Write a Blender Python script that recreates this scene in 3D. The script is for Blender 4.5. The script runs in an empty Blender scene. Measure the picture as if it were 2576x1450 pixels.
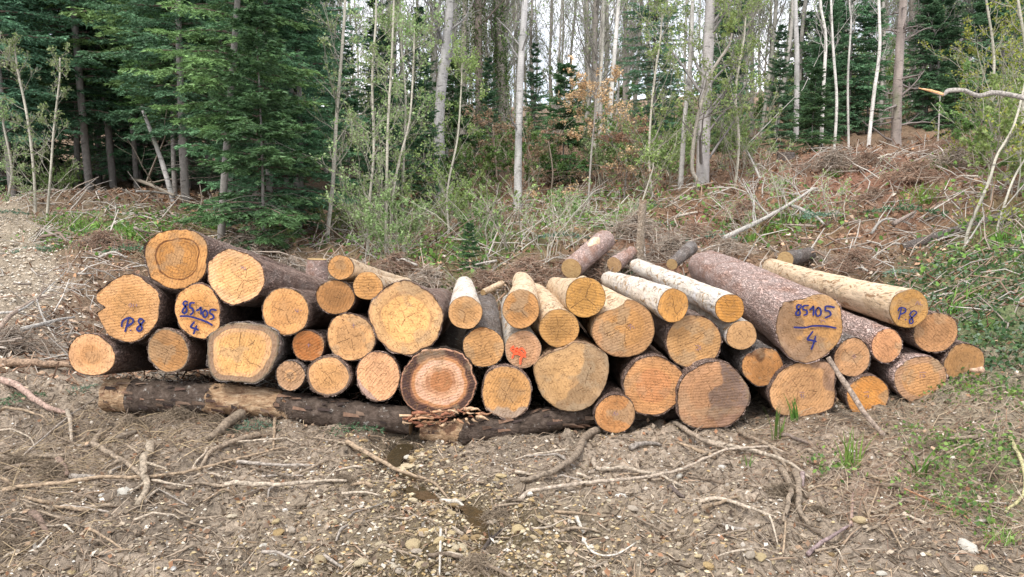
import bpy, math, random
import numpy as np
from mathutils import Vector
random.seed(7)
RS = np.random.RandomState(11)
SC = bpy.context.scene
COL = SC.collection

# ------------------------------------------------------------------ camera
F = 1900.0; CU = 1287.5; CV = 725.0; PITCH = math.radians(7.05); CH = 1.55
cam_d = bpy.data.cameras.new('camera'); cam = bpy.data.objects.new('camera', cam_d); COL.objects.link(cam)
cam.location = (0, 0, CH); cam.rotation_euler = (math.radians(90) - PITCH, 0, 0)
cam_d.sensor_width = 36; cam_d.lens = 36 * F / 2575.0; cam_d.clip_start = 0.05; cam_d.clip_end = 600
SC.camera = cam

# ------------------------------------------------------------------ sky and sun
SUN_EL, SUN_AZ = math.radians(56), math.radians(205)     # compass azimuth: from behind the camera, a little to its left
w = bpy.data.worlds.new('World'); SC.world = w; w.use_nodes = True
nt = w.node_tree; nt.nodes.clear()
wo = nt.nodes.new('ShaderNodeOutputWorld'); bg = nt.nodes.new('ShaderNodeBackground')
sky = nt.nodes.new('ShaderNodeTexSky'); sky.sky_type = 'NISHITA'; sky.sun_disc = False
sky.sun_elevation = SUN_EL; sky.sun_rotation = SUN_AZ
tc = nt.nodes.new('ShaderNodeTexCoord'); mp = nt.nodes.new('ShaderNodeMapping'); mp.inputs['Scale'].default_value = (1, 1, 2.2)
no = nt.nodes.new('ShaderNodeTexNoise'); no.inputs['Scale'].default_value = 2.6; no.inputs['Detail'].default_value = 6
rp = nt.nodes.new('ShaderNodeValToRGB'); rp.color_ramp.elements[0].position = 0.36; rp.color_ramp.elements[1].position = 0.56
rp.color_ramp.elements[0].color = (.35, .35, .35, 1)
mx = nt.nodes.new('ShaderNodeMix'); mx.data_type = 'RGBA'
nt.links.new(tc.outputs['Generated'], mp.inputs['Vector']); nt.links.new(mp.outputs['Vector'], no.inputs['Vector'])
nt.links.new(no.outputs['Fac'], rp.inputs['Fac']); nt.links.new(rp.outputs['Color'], mx.inputs['Factor'])
nt.links.new(sky.outputs['Color'], mx.inputs[6]); mx.inputs[7].default_value = (10.2, 10.3, 10.9, 1)
nt.links.new(mx.outputs[2], bg.inputs['Color']); bg.inputs['Strength'].default_value = 0.10
nt.links.new(bg.outputs['Background'], wo.inputs['Surface'])
sd = bpy.data.lights.new('sun', 'SUN'); sd.energy = 1.5; sd.angle = math.radians(11); sd.color = (1, .965, .9)
sun = bpy.data.objects.new('sun', sd); COL.objects.link(sun); sun.location = (0, -5, 20)
sdir = Vector((math.sin(SUN_AZ) * math.cos(SUN_EL), math.cos(SUN_AZ) * math.cos(SUN_EL), math.sin(SUN_EL)))
sun.rotation_euler = (-sdir).to_track_quat('-Z', 'Y').to_euler()
vs = SC.view_settings; vs.view_transform = 'Standard'; vs.look = 'None'; vs.gamma = 1; vs.use_curve_mapping = False
vs.exposure = 1.15
SC.cycles.max_bounces = 6; SC.cycles.diffuse_bounces = 3; SC.cycles.glossy_bounces = 2; SC.cycles.transmission_bounces = 3

# ------------------------------------------------------------------ helpers
def P(u, v, Y):
    a = (u - CU) / F; b = (CV - v) / F
    y = math.cos(PITCH) + b * math.sin(PITCH); z = -math.sin(PITCH) + b * math.cos(PITCH)
    s = Y / y
    return np.array([a * s, Y, CH + z * s])

def _h(i, j, seed):
    n = (i.astype(np.int64) * 374761393 + j.astype(np.int64) * 668265263 + seed * 1442695041) & 0x7fffffff
    n = (n ^ (n >> 13)) * 1274126177 & 0x7fffffff
    return ((n ^ (n >> 16)) & 0xffff) / 65535.0
def vn(x, y, seed=0):
    xi = np.floor(x); yi = np.floor(y); fx = x - xi; fy = y - yi
    fx = fx * fx * (3 - 2 * fx); fy = fy * fy * (3 - 2 * fy)
    a = _h(xi, yi, seed); b = _h(xi + 1, yi, seed); c = _h(xi, yi + 1, seed); d = _h(xi + 1, yi + 1, seed)
    return (a * (1 - fx) + b * fx) * (1 - fy) + (c * (1 - fx) + d * fx) * fy - 0.5
def fbm(x, y, sc, octs=3, seed=0, gain=.5):
    x = np.asarray(x, float); y = np.asarray(y, float); r = 0; a = 1.0
    for o in range(octs):
        r = r + a * vn(x * sc + 17.3 * o, y * sc - 9.1 * o, seed + o); sc *= 2.03; a *= gain
    return r
def nrm(a):
    return a / np.maximum(np.linalg.norm(a, axis=-1, keepdims=True), 1e-9)
def sm(x, a, b):
    t = np.clip((x - a) / (b - a), 0, 1); return t * t * (3 - 2 * t)

# ---- terrain: smooth surface through surveyed points
cps = []
for (u, v, Y) in [(60,720,8.5),(150,640,11),(30,560,14),(10,500,18),(200,585,13),(330,500,17),(450,525,16),(560,615,12.5),(700,660,11),
    (830,640,12.5),(900,672,10.5),(1100,695,10),(1200,690,10.2),(1300,540,15.5),(1105,470,20),(900,545,19),(1430,695,9.6),(1600,650,10),
    (1500,560,13.5),(1760,475,15.5),(1640,480,17),(1850,625,10.5),(2000,668,10),(2100,500,12.5),(1950,400,17.5),(2250,375,19),
    (2450,345,20),(2350,650,8.9),(2300,520,11.5),(2500,565,9.5),(2560,650,7.5),(2540,800,5.9),(2750,500,9),(2560,935,4.9),(2560,1200,3.75),
    (-300,520,18),(-300,700,9),(0,440,28),(1287,385,35),(600,420,32),(2500,280,32),(2000,318,32),(1287,295,65),(0,350,65),(2575,210,65),
    (1287,270,140),(-300,320,140),(2900,180,140),(3200,300,30),(-800,430,40),(2950,600,8)]:
    cps.append(P(u, v, Y))
for p in [(-6,-6,0),(0,-6,0),(6,-6,.2),(-5,0,0),(0,0,0),(5,0,.3),(-3,2.8,0),(0,2.8,0),(1.8,2.8,0),(-2,3.9,0),(0,3.9,0),(1.6,3.9,.0),
          (-4,4.5,.06),(-2.8,4.9,.10),(-1.8,5.0,.07),(-.5,4.9,-.03),(.5,4.9,.0),(1.3,4.8,.03),(1.8,4.8,.10),(2.6,4.8,.21),(3.0,4.8,.33),
          (-2.9,8.2,-.35),(-1,8.5,-.33),(.5,8.5,-.2),(1.6,8.6,-.12),(3.2,8.4,.12),(0,6.6,-.22),(-2.6,6.5,-.12),(2.4,6.5,-.02),(-4.5,6.5,.3)]:
    cps.append(np.array(p, float))
cps = np.array(cps)
def _U(r2): return np.where(r2 > 1e-12, r2 * np.log(np.maximum(r2, 1e-12)), 0)
_n = len(cps); _d = ((cps[:, None, :2] - cps[None, :, :2]) ** 2).sum(-1)
_A = np.zeros((_n + 3, _n + 3)); _A[:_n, :_n] = _U(_d) + np.eye(_n) * .02
_A[:_n, _n] = 1; _A[:_n, _n+1:] = cps[:, :2]; _A[_n, :_n] = 1; _A[_n+1:, :_n] = cps[:, :2].T
_W = np.linalg.solve(_A, np.concatenate([cps[:, 2], [0, 0, 0]]))
RILL = None
def H0(x, y):
    x = np.asarray(x, float); y = np.asarray(y, float); sh = x.shape; xf = x.ravel(); yf = y.ravel()
    z = _W[_n] + _W[_n+1] * xf + _W[_n+2] * yf
    for i in range(_n):
        z += _W[i] * _U((xf - cps[i, 0]) ** 2 + (yf - cps[i, 1]) ** 2)
    return z.reshape(sh)
def rill_d(x, y):
    d = np.full(np.shape(x), 9.0)
    for i in range(len(RILL) - 1):
        a = RILL[i]; b = RILL[i+1]; ab = b - a
        t = np.clip(((x - a[0]) * ab[0] + (y - a[1]) * ab[1]) / (ab @ ab), 0, 1)
        d = np.minimum(d, np.hypot(x - a[0] - t * ab[0], y - a[1] - t * ab[1]))
    return d
def H(x, y, base=None):
    x = np.asarray(x, float); y = np.asarray(y, float)
    z = H0(x, y) if base is None else base.copy()
    far = sm(y, 6.5, 11)
    z = z + fbm(x, y, 1.1, 3, 5) * (.05 + .22 * far) + fbm(x, y, 5.5, 3, 9) * (.055 + .085 * far) + fbm(x, y, 20, 3, 31) * .034
    cl = np.abs(vn(x * 11, y * 11, 77)) * .10 * sm(vn(x * 1.3, y * 1.3, 4), -.25, .25)
    z = z + cl
    if RILL is not None:
        z = z - .055 * np.exp(-(rill_d(x, y) / .16) ** 2)
    return z
def G(u, v, ymin=2.0, ymax=70):
    ys = np.concatenate([np.linspace(ymin, 8, 160), np.geomspace(8.05, ymax, 160)])
    pts = np.array([P(u, v, Y) for Y in ys])
    d = pts[:, 2] - H0(pts[:, 0], pts[:, 1])
    k = np.where(d < 0)[0]
    if len(k) == 0: return None
    k = k[0]
    if k == 0: Y = ys[0]
    else: Y = ys[k-1] + (ys[k] - ys[k-1]) * d[k-1] / (d[k-1] - d[k] + 1e-9)
    p = P(u, v, Y); p[2] = float(H(p[0], p[1]))
    return p
RILL_ = [G(1010,1105), G(1000,1150), G(1040,1210), G(1170,1260), G(1230,1320), G(1180,1385), G(1120,1450)]
RILL = [q[:2].copy() for q in RILL_]

_pa, _pc = G(70, 730), G(0, 505)
def on_path(x, y):
    xc = np.interp(y, [_pa[1] - 2.5, _pa[1], _pc[1], _pc[1] + 8], [_pa[0] + .5, _pa[0], _pc[0], _pc[0] - 1.5]); return (np.abs(x - xc + .25 * vn(y * .7, y * 0, 5)) < .45) & (y > 5.8)
# ---- mesh assembly
class Buf:
    def __init__(s): s.V = []; s.T = []; s.Q = []; s.C = []; s.D = []; s.n = 0
    def add(s, V, Fc, c=(1, 1, 1), dat=None):
        V = np.asarray(V, float).reshape(-1, 3); Fc = np.asarray(Fc, np.int64)
        c = np.asarray(c, float)
        if c.ndim == 1: c = np.tile(c[:3], (len(V), 1))
        s.V.append(V); s.C.append(c[:, :3])
        if dat is not None: s.D.append(dat)
        (s.T if Fc.shape[1] == 3 else s.Q).append(Fc + s.n); s.n += len(V)
    def mesh(s, name, mat, smooth=True):
        me = bpy.data.meshes.new(name)
        V = np.concatenate(s.V); C = np.concatenate(s.C)
        T = np.concatenate(s.T) if s.T else np.zeros((0, 3), int); Q = np.concatenate(s.Q) if s.Q else np.zeros((0, 4), int)
        me.vertices.add(len(V)); me.vertices.foreach_set('co', V.astype(np.float32).ravel())
        L = np.concatenate([T.ravel(), Q.ravel()]).astype(np.int32)
        me.loops.add(len(L)); me.loops.foreach_set('vertex_index', L)
        st = np.concatenate([np.arange(len(T)) * 3, len(T) * 3 + np.arange(len(Q)) * 4]).astype(np.int32)
        me.polygons.add(len(st)); me.polygons.foreach_set('loop_start', st)
        try: me.polygons.foreach_set('loop_total', np.concatenate([np.full(len(T), 3), np.full(len(Q), 4)]).astype(np.int32))
        except Exception: pass
        me.polygons.foreach_set('use_smooth', np.full(len(st), smooth))
        a = me.attributes.new('Col', 'FLOAT_COLOR', 'POINT')
        a.data.foreach_set('color', np.concatenate([C, np.ones((len(C), 1))], 1).astype(np.float32).ravel())
        if s.D:
            a = me.attributes.new('Dat', 'FLOAT_COLOR', 'POINT')
            a.data.foreach_set('color', np.concatenate(s.D).astype(np.float32).ravel())
        me.update(calc_edges=True)
        if mat: me.materials.append(mat)
        return me
def obj(name, me, parent=None, loc=(0, 0, 0)):
    o = bpy.data.objects.new(name, me); COL.objects.link(o); o.location = loc
    if parent is not None: o.parent = parent
    return o
def tag(o, label=None, cat=None, group=None, kind=None):
    if label: o['label'] = label
    if cat: o['category'] = cat
    if group: o['group'] = group
    if kind: o['kind'] = kind
    return o
def thing(name, label, cat, loc=(0, 0, 0), group=None):
    o = bpy.data.objects.new(name, None); COL.objects.link(o); o.location = loc
    o.empty_display_size = .1
    return tag(o, label, cat, group)
def dup(root, loc, rz, s, label=None, group=None, tilt=(0, 0)):
    r = root.copy(); COL.objects.link(r); r.location = loc; r.rotation_mode = 'ZYX'; r.rotation_euler = (tilt[0], tilt[1], rz)
    r.scale = s if hasattr(s, '__len__') else (s, s, s)
    if label: r['label'] = label
    if group: r['group'] = group
    for ch in root.children:
        c = ch.copy(); COL.objects.link(c); c.parent = r
        for g in ch.children:
            d = g.copy(); COL.objects.link(d); d.parent = c
    return r
def tubes(Pt, R, sides=5):
    Pt = np.asarray(Pt, float); R = np.asarray(R, float); M, n, _ = Pt.shape
    T = nrm(np.gradient(Pt, axis=1)); mt = np.abs(T.mean(1)); ref = np.zeros((M, 3)); ref[np.arange(M), mt.argmin(1)] = 1
    N = nrm(np.cross(T, ref[:, None, :])); B = np.cross(T, N)
    a = np.arange(sides) * 2 * math.pi / sides
    V = Pt[:, :, None, :] + R[:, :, None, None] * (np.cos(a)[None, None, :, None] * N[:, :, None, :] + np.sin(a)[None, None, :, None] * B[:, :, None, :])
    i = np.arange(M * n * sides).reshape(M, n, sides); j = np.roll(i, -1, axis=2)
    Q = np.stack([i[:, :-1], i[:, 1:], j[:, 1:], j[:, :-1]], -1).reshape(-1, 4)
    return V.reshape(-1, 3), Q
def lerp_at(Pt, idx, t):
    n = Pt.shape[1]; f = np.clip(t, 0, .9999) * (n - 1); k = f.astype(int); fr = (f - k)[:, None]
    a = Pt[idx, k]; b = Pt[idx, k + 1]
    return a * (1 - fr) + b * fr, nrm(b - a)
def grow(Pt, R, k, t0, t1, ang, lr, n=6, wig=.12, up=0., rmul=.5, tip=.25, rs=None, lmin=0, flat=False):
    rs = rs or RS; M = Pt.shape[0]; idx = np.repeat(np.arange(M), k); m = len(idx)
    t = rs.uniform(t0, t1, m); pos, tan = lerp_at(Pt, idx, t)
    L = np.linalg.norm(np.diff(Pt, axis=1), axis=2).sum(1)[idx]
    rr, _ = lerp_at(R[:, :, None].repeat(3, 2), idx, t); r0 = rr[:, 0] * rmul * rs.uniform(.6, 1, m)
    q = rs.normal(size=(m, 3))
    if flat: q[:, 2] *= .2
    perp = nrm(q - (q * tan).sum(1, keepdims=True) * tan)
    an = ang * rs.uniform(.7, 1.3, m)[:, None]
    d = nrm(np.cos(an) * tan + np.sin(an) * perp)
    ln = np.maximum(L * lr * (1 - .55 * t) * rs.uniform(.55, 1.25, m), lmin)
    out = np.zeros((m, n, 3)); out[:, 0] = pos
    for i in range(1, n):
        d = nrm(d + rs.normal(size=(m, 3)) * wig + np.array([0, 0, up]))
        out[:, i] = out[:, i-1] + d * (ln / (n - 1))[:, None]
    return out, r0[:, None] * np.linspace(1, tip, n)[None, :]
def blades(pos, d, side, L, W):
    """one pointed triangle per item"""
    V = np.stack([pos - side * W[:, None] * .5, pos + side * W[:, None] * .5, pos + d * L[:, None]], 1)
    return V.reshape(-1, 3), np.arange(len(pos) * 3).reshape(-1, 3)
def leafq(pos, size, rs=None, up=.5):
    rs = rs or RS; m = len(pos)
    nn = nrm(rs.normal(size=(m, 3)) + np.array([0, 0, up])); a = nrm(np.cross(nn, rs.normal(size=(m, 3)))); b = np.cross(nn, a)
    s = size[:, None] if hasattr(size, '__len__') else size
    V = np.stack([pos, pos + a * s * .5 + b * s * .32 + nn * s * .1, pos + a * s, pos + a * s * .5 - b * s * .32 + nn * s * .1], 1)
    return V.reshape(-1, 3), np.arange(m * 4).reshape(-1, 4)
def jit(c, m, amt=.25, rep=1, rs=None):
    rs = rs or RS; g = rs.uniform(1 - amt, 1 + amt, (m, 1)); h = rs.uniform(1 - amt * .25, 1 + amt * .25, (m, 3))
    return np.repeat(np.asarray(c)[None, :] * g * h, rep, 0)
def pal(cols, m, rep=1, amt=.2, rs=None):
    rs = rs or RS; c = np.array(cols)[rs.randint(len(cols), size=m)] * rs.uniform(1 - amt, 1 + amt, (m, 1))
    return np.repeat(c, rep, 0)

# ------------------------------------------------------------------ materials
def new_mat(name, rough=.8, spec=.25):
    m = bpy.data.materials.new(name); m.use_nodes = True; t = m.node_tree; b = t.nodes['Principled BSDF']
    b.inputs['Roughness'].default_value = rough; b.inputs['Specular IOR Level'].default_value = spec
    return m, t, b
def N(t, ty, **k):
    n = t.nodes.new(ty)
    for a, v in k.items():
        if a in n.inputs: n.inputs[a].default_value = v
        else: setattr(n, a, v)
    return n
def noise(t, vec, scale, detail=4, rough=.6, dist=0):
    n = N(t, 'ShaderNodeTexNoise'); n.inputs['Scale'].default_value = scale; n.inputs['Detail'].default_value = detail
    n.inputs['Roughness'].default_value = rough; n.inputs['Distortion'].default_value = dist
    if vec is not None: t.links.new(vec, n.inputs['Vector'])
    return n.outputs['Fac']
def ramp(t, fac, stops):
    n = N(t, 'ShaderNodeValToRGB'); e = n.color_ramp.elements
    while len(e) < len(stops): e.new(.5)
    for i, (p, c) in enumerate(stops):
        e[i].position = p; e[i].color = (c, c, c, 1) if not hasattr(c, '__len__') else (*c, 1)
    t.links.new(fac, n.inputs['Fac']); return n.outputs['Color']
def mixc(t, a, b, fac, mode='MIX'):
    n = N(t, 'ShaderNodeMix'); n.data_type = 'RGBA'; n.blend_type = mode
    for s, i in ((a, 6), (b, 7), (fac, 0)):
        if isinstance(s, (int, float)): n.inputs[i].default_value = s
        elif isinstance(s, tuple): n.inputs[i].default_value = (*s, 1)
        else: t.links.new(s, n.inputs[i])
    return n.outputs[2]
def math_(t, op, a, b=0.):
    n = N(t, 'ShaderNodeMath'); n.operation = op
    for s, i in ((a, 0), (b, 1)):
        if isinstance(s, (int, float)): n.inputs[i].default_value = s
        else: t.links.new(s, n.inputs[i])
    return n.outputs[0]
def bump(t, b, h, dist=.01, strength=1., prev=None):
    n = N(t, 'ShaderNodeBump'); n.inputs['Strength'].default_value = strength; n.inputs['Distance'].default_value = dist
    t.links.new(h, n.inputs['Height'])
    if prev is not None: t.links.new(prev, n.inputs['Normal'])
    t.links.new(n.outputs['Normal'], b.inputs['Normal']); return n.outputs['Normal']
def attr(t, name='Col'):
    n = N(t, 'ShaderNodeAttribute'); n.attribute_name = name; return n
def objc(t, scale=(1, 1, 1), rnd=False):
    c = N(t, 'ShaderNodeTexCoord'); m = N(t, 'ShaderNodeMapping'); m.inputs['Scale'].default_value = scale
    t.links.new(c.outputs['Object'], m.inputs['Vector'])
    if rnd:
        oi = N(t, 'ShaderNodeObjectInfo'); cx = N(t, 'ShaderNodeCombineXYZ')
        v = math_(t, 'MULTIPLY', oi.outputs['Random'], 37.); t.links.new(v, cx.inputs[0]); t.links.new(v, cx.inputs[2])
        t.links.new(cx.outputs[0], m.inputs['Location'])
    return m.outputs['Vector']
def objrand(t, lo, hi):
    oi = N(t, 'ShaderNodeObjectInfo'); n = N(t, 'ShaderNodeMapRange'); n.inputs['To Min'].default_value = lo; n.inputs['To Max'].default_value = hi
    t.links.new(oi.outputs['Random'], n.inputs['Value']); return n.outputs['Result']
def scalec(t, col, fac):
    n = N(t, 'ShaderNodeVectorMath'); n.operation = 'SCALE'; t.links.new(col, n.inputs[0])
    if isinstance(fac, (int, float)): n.inputs['Scale'].default_value = fac
    else: t.links.new(fac, n.inputs['Scale'])
    return n.outputs[0]

# plain vertex-coloured natural surface with grain
def natural(name, nscale=30, amt=(.7, 1.3), bscale=60, bdist=.004, rough=.85, spec=.2, rnd=(.85, 1.15)):
    m, t, b = new_mat(name, rough, spec); v = objc(t)
    c = mixc(t, attr(t).outputs['Color'], ramp(t, noise(t, v, nscale), [(.3, amt[0] / 1.3), (.7, amt[1] / 1.3)]), 1., 'MULTIPLY')
    c = scalec(t, c, 1.3); c = scalec(t, c, objrand(t, *rnd)); t.links.new(c, b.inputs['Base Color'])
    if bscale: bump(t, b, noise(t, v, bscale, 3), bdist)
    return m
def leafmat(name, trans=.35, rough=.55, rnd=(.75, 1.25)):
    m, t, b = new_mat(name, rough, .3)
    c = scalec(t, attr(t).outputs['Color'], objrand(t, *rnd))
    hs = N(t, 'ShaderNodeHueSaturation'); t.links.new(c, hs.inputs['Color']); t.links.new(objrand(t, .485, .515), hs.inputs['Hue'])
    t.links.new(hs.outputs['Color'], b.inputs['Base Color'])
    tr = N(t, 'ShaderNodeBsdfTranslucent'); t.links.new(hs.outputs['Color'], tr.inputs['Color'])
    ms = N(t, 'ShaderNodeMixShader'); ms.inputs[0].default_value = trans
    t.links.new(b.outputs[0], ms.inputs[1]); t.links.new(tr.outputs[0], ms.inputs[2])
    t.links.new(ms.outputs[0], t.nodes['Material Output'].inputs['Surface']); return m
M = {}
M['leaf'] = leafmat('spring_leaf'); M['needle'] = leafmat('conifer_needle', .15, .5)
M['grass'] = leafmat('grass_blade', .3, .45, (.9, 1.1))
M['twig'] = natural('twig_bark', 12, (.75, 1.25), 0)
M['stone'] = natural('limestone', 25, (.75, 1.2), 70, .004, .8)
M['stick'] = natural('muddy_stick', 55, (.35, 1.45), 110, .008)
M['litter'] = natural('litter', 50, (.7, 1.25), 0)
M['splinter'] = natural('splintered_wood', 60, (.55, 1.3), 120, .004)

def ground_mat():
    m, t, b = new_mat('forest_soil', .9, .2); v = objc(t); A = attr(t); D = attr(t, 'Dat')
    n1 = noise(t, v, 5, 5, .65); n2 = noise(t, v, 38, 5, .7); n3 = noise(t, v, 160, 2, .6)
    c = mixc(t, A.outputs['Color'], ramp(t, n1, [(.3, .62), (.7, 1.)]), 1., 'MULTIPLY')
    c = mixc(t, c, ramp(t, n2, [(.34, .30), (.5, .78), (.66, 1.05)]), 1., 'MULTIPLY')
    c = scalec(t, c, 1.65)
    vo = N(t, 'ShaderNodeTexVoronoi'); vo.inputs['Scale'].default_value = 75; t.links.new(v, vo.inputs['Vector'])
    sp = ramp(t, vo.outputs['Color'], [(.86, 0.), (.9, 1.)])
    sd_ = ramp(t, vo.outputs['Distance'], [(.25, 1.), (.42, 0.)])
    c = mixc(t, c, (.42, .37, .29), mixc(t, sp, sd_, 1., 'MULTIPLY')); t.links.new(c, b.inputs['Base Color'])
    sx = N(t, 'ShaderNodeSeparateColor'); t.links.new(D.outputs['Color'], sx.inputs[0])
    wet = ramp(t, sx.outputs[0], [(0, .92), (.6, .35), (1, .12)]); t.links.new(wet, b.inputs['Roughness'])
    h = math_(t, 'ADD', n2, math_(t, 'MULTIPLY', n3, .5)); bump(t, b, h, .03, .9)
    return m
M['ground'] = ground_mat()

def bark_mat(name, cols, sc=1., bd=.02, ylen=.28, flake=None):
    m, t, b = new_mat(name, .85, .25); v = objc(t, (sc, sc * ylen, sc), True)
    n0 = noise(t, v, 7, 4, .6); n1 = noise(t, v, 26, 5, .7, .6)
    vo = N(t, 'ShaderNodeTexVoronoi'); vo.feature = 'DISTANCE_TO_EDGE'; vo.inputs['Scale'].default_value = 46
    dv = mixc(t, v, noise_c(t, v, 22), .16); t.links.new(dv, vo.inputs['Vector'])
    fis = ramp(t, vo.outputs['Distance'], [(0, 0.), (.2, 1.)])
    c = ramp(t, n1, [(.25, cols[0]), (.5, cols[1]), (.75, cols[2])])
    c = mixc(t, c, cols[3], ramp(t, n0, [(.5, 0.), (.66, .7)]))
    c = mixc(t, c, scalec(t, c, .62), math_(t, 'SUBTRACT', 1., fis))
    if flake:
        fl = ramp(t, noise(t, v, flake[0], 5, .7, 1.), [(flake[1], 0.), (flake[1] + .03, 1.)]); c = mixc(t, c, flake[2], fl)
    c = scalec(t, c, objrand(t, .8, 1.2)); t.links.new(c, b.inputs['Base Color'])
    bump(t, b, math_(t, 'ADD', fis, n1), bd); return m
def noise_c(t, v, s):
    n = N(t, 'ShaderNodeTexNoise'); n.inputs['Scale'].default_value = s; t.links.new(v, n.inputs['Vector']); return n.outputs['Color']
M['bark'] = bark_mat('spruce_bark', [(.15, .085, .062), (.32, .215, .17), (.46, .345, .29), (.44, .35, .30)])
M['bark_red'] = bark_mat('red_spruce_bark', [(.46, .29, .235), (.62, .45, .39), (.68, .54, .48), (.46, .24, .16)], .8, .014)
M['bark_dark'] = bark_mat('dark_lichen_bark', [(.05, .035, .025), (.10, .07, .05), (.17, .125, .095), (.15, .12, .09)], 1., .02, .5, (16, .62, (.42, .42, .38)))
M['bark_grey'] = bark_mat('grey_weathered_bark', [(.16, .12, .10), (.28, .23, .20), (.42, .37, .33), (.36, .33, .31)], 1., .02)
M['bark_tan'] = bark_mat('tan_bark', [(.38,.29,.20), (.56,.45,.34), (.66,.56,.45), (.48,.33,.22)], 1., .02)
def peeled_mat(name, c1, c2, c3, chip):
    m, t, b = new_mat(name, .65, .3); v = objc(t, (1, .35, 1), True); v2 = objc(t, (1, .12, 1), True)
    c = ramp(t, noise(t, v, 9, 5, .65, .5), [(.3, c1), (.5, c2), (.7, c3)])
    f = ramp(t, noise(t, v, 13, 7, .75, 1.2), [(.56, 0.), (.585, 1.)]); c = mixc(t, c, chip, f)
    g = ramp(t, noise(t, v2, 70, 3, .6), [(.35, .78), (.65, 1.)]); c = mixc(t, c, g, 1., 'MULTIPLY')
    k = noise(t, v2, 12, 3, .5, 2.); kk = ramp(t, k, [(.48, 1.), (.5, .35), (.52, 1.)]); c = mixc(t, c, kk, .85, 'MULTIPLY'); c = mixc(t, c, (.20, .13, .085), ramp(t, noise(t, v, 5, 5, .7), [(.64, 0.), (.68, .7)]))
    vk = N(t, 'ShaderNodeTexVoronoi'); vk.inputs['Scale'].default_value = 5.5; t.links.new(mixc(t, v, noise_c(t, v, 30), .03), vk.inputs['Vector']); kn = ramp(t, vk.outputs['Distance'], [(.07, 1.), (.12, 0.)]); c = mixc(t, c, (.16, .09, .05), mixc(t, kn, (.8, .8, .8), 1., 'MULTIPLY'))
    c = scalec(t, c, objrand(t, .9, 1.1)); t.links.new(c, b.inputs['Base Color'])
    bump(t, b, math_(t, 'ADD', f, noise(t, v, 40, 4)), .006); return m
M['peeled_white'] = peeled_mat('peeled_silver_wood', (.52, .45, .38), (.70, .62, .52), (.58, .57, .58), (.50, .33, .19))
M['peeled_tan'] = peeled_mat('peeled_tan_wood', (.56, .39, .23), (.68, .51, .34), (.60, .46, .32), (.42, .24, .12))
M['peeled_old'] = peeled_mat('peeled_weathered_wood', (.27, .16, .09), (.40, .26, .16), (.46, .34, .23), (.13, .07, .045))

def face_mat():
    m, t, b = new_mat('sawn_wood', .72, .25); v = objc(t, (1, 1, 1), True); A = attr(t); D = attr(t, 'Dat')
    sx = N(t, 'ShaderNodeSeparateColor'); t.links.new(D.outputs['Color'], sx.inputs[0])
    rad, crk, ph = sx.outputs[0], sx.outputs[1], sx.outputs[2]
    ns = noise(t, v, 9, 4, .6); nf = noise(t, v, 55, 4, .7)
    r1 = math_(t, 'SINE', math_(t, 'ADD', math_(t, 'MULTIPLY', rad, 400.), math_(t, 'MULTIPLY', ns, 16.)))
    r2 = math_(t, 'SINE', math_(t, 'ADD', math_(t, 'MULTIPLY', rad, 1150.), math_(t, 'MULTIPLY', ns, 11.)))
    rings = math_(t, 'ADD', math_(t, 'MULTIPLY', r1, .045), math_(t, 'MULTIPLY', r2, .012))
    k = math_(t, 'ADD', math_(t, 'ADD', rings, .72), math_(t, 'MULTIPLY', ns, .36))
    k = math_(t, 'ADD', k, math_(t, 'MULTIPLY', math_(t, 'SUBTRACT', nf, .5), .6))
    c = scalec(t, A.outputs['Color'], k)
    # saw marks, their direction turned per log by the phase channel
    vr = N(t, 'ShaderNodeVectorRotate'); vr.rotation_type = 'Y_AXIS'; t.links.new(v, vr.inputs['Vector']); t.links.new(math_(t, 'MULTIPLY', ph, 6.28), vr.inputs['Angle'])
    wv = N(t, 'ShaderNodeTexWave'); wv.inputs['Scale'].default_value = 17; wv.inputs['Distortion'].default_value = 3.; wv.inputs['Detail'].default_value = 2
    t.links.new(vr.outputs[0], wv.inputs['Vector'])
    smk = ramp(t, noise(t, v, 6, 2), [(.55, 0.), (.66, .8)])
    c = mixc(t, c, ramp(t, wv.outputs['Fac'], [(.1, .93), (.5, 1.)]), mixc(t, smk, (.85, .85, .85), 1., 'MULTIPLY'), 'MULTIPLY')
    # fine drying checks
    vo = N(t, 'ShaderNodeTexVoronoi'); vo.feature = 'DISTANCE_TO_EDGE'; vo.inputs['Scale'].default_value = 42
    t.links.new(mixc(t, v, noise_c(t, v, 25), .06), vo.inputs['Vector'])
    ck = ramp(t, vo.outputs['Distance'], [(.03, 1.), (.11, 0.)]); mk = ramp(t, noise(t, v, 30, 3, .6), [(.48, 0.), (.56, 1.)])
    ckm = mixc(t, ck, mk, 1., 'MULTIPLY')
    c = mixc(t, c, mixc(t, c, (.30, .16, .07), .8), mixc(t, ckm, (.6, .6, .6), 1., 'MULTIPLY'))
    cr = ramp(t, crk, [(.35, 0.), (.75, 1.)]); c = mixc(t, c, (.13, .06, .025), mixc(t, cr, (.7, .7, .7), 1., 'MULTIPLY'))
    c = scalec(t, c, objrand(t, .9, 1.1)); t.links.new(c, b.inputs['Base Color'])
    h = math_(t, 'SUBTRACT', math_(t, 'ADD', math_(t, 'MULTIPLY', nf, .6), math_(t, 'MULTIPLY', wv.outputs['Fac'], .35)), math_(t, 'ADD', math_(t, 'MULTIPLY', cr, 1.6), math_(t, 'MULTIPLY', ckm, .8)))
    bump(t, b, h, .004, .8); return m
M['face'] = face_mat()
def flat_mat(name, c, rough=.5):
    m, t, b = new_mat(name, rough, .4); v = objc(t)
    t.links.new(mixc(t, c, tuple(x * 1.8 for x in c), ramp(t, noise(t, v, 60, 3), [(.45, 0.), (.75, 1.)])), b.inputs['Base Color']); return m
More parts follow.
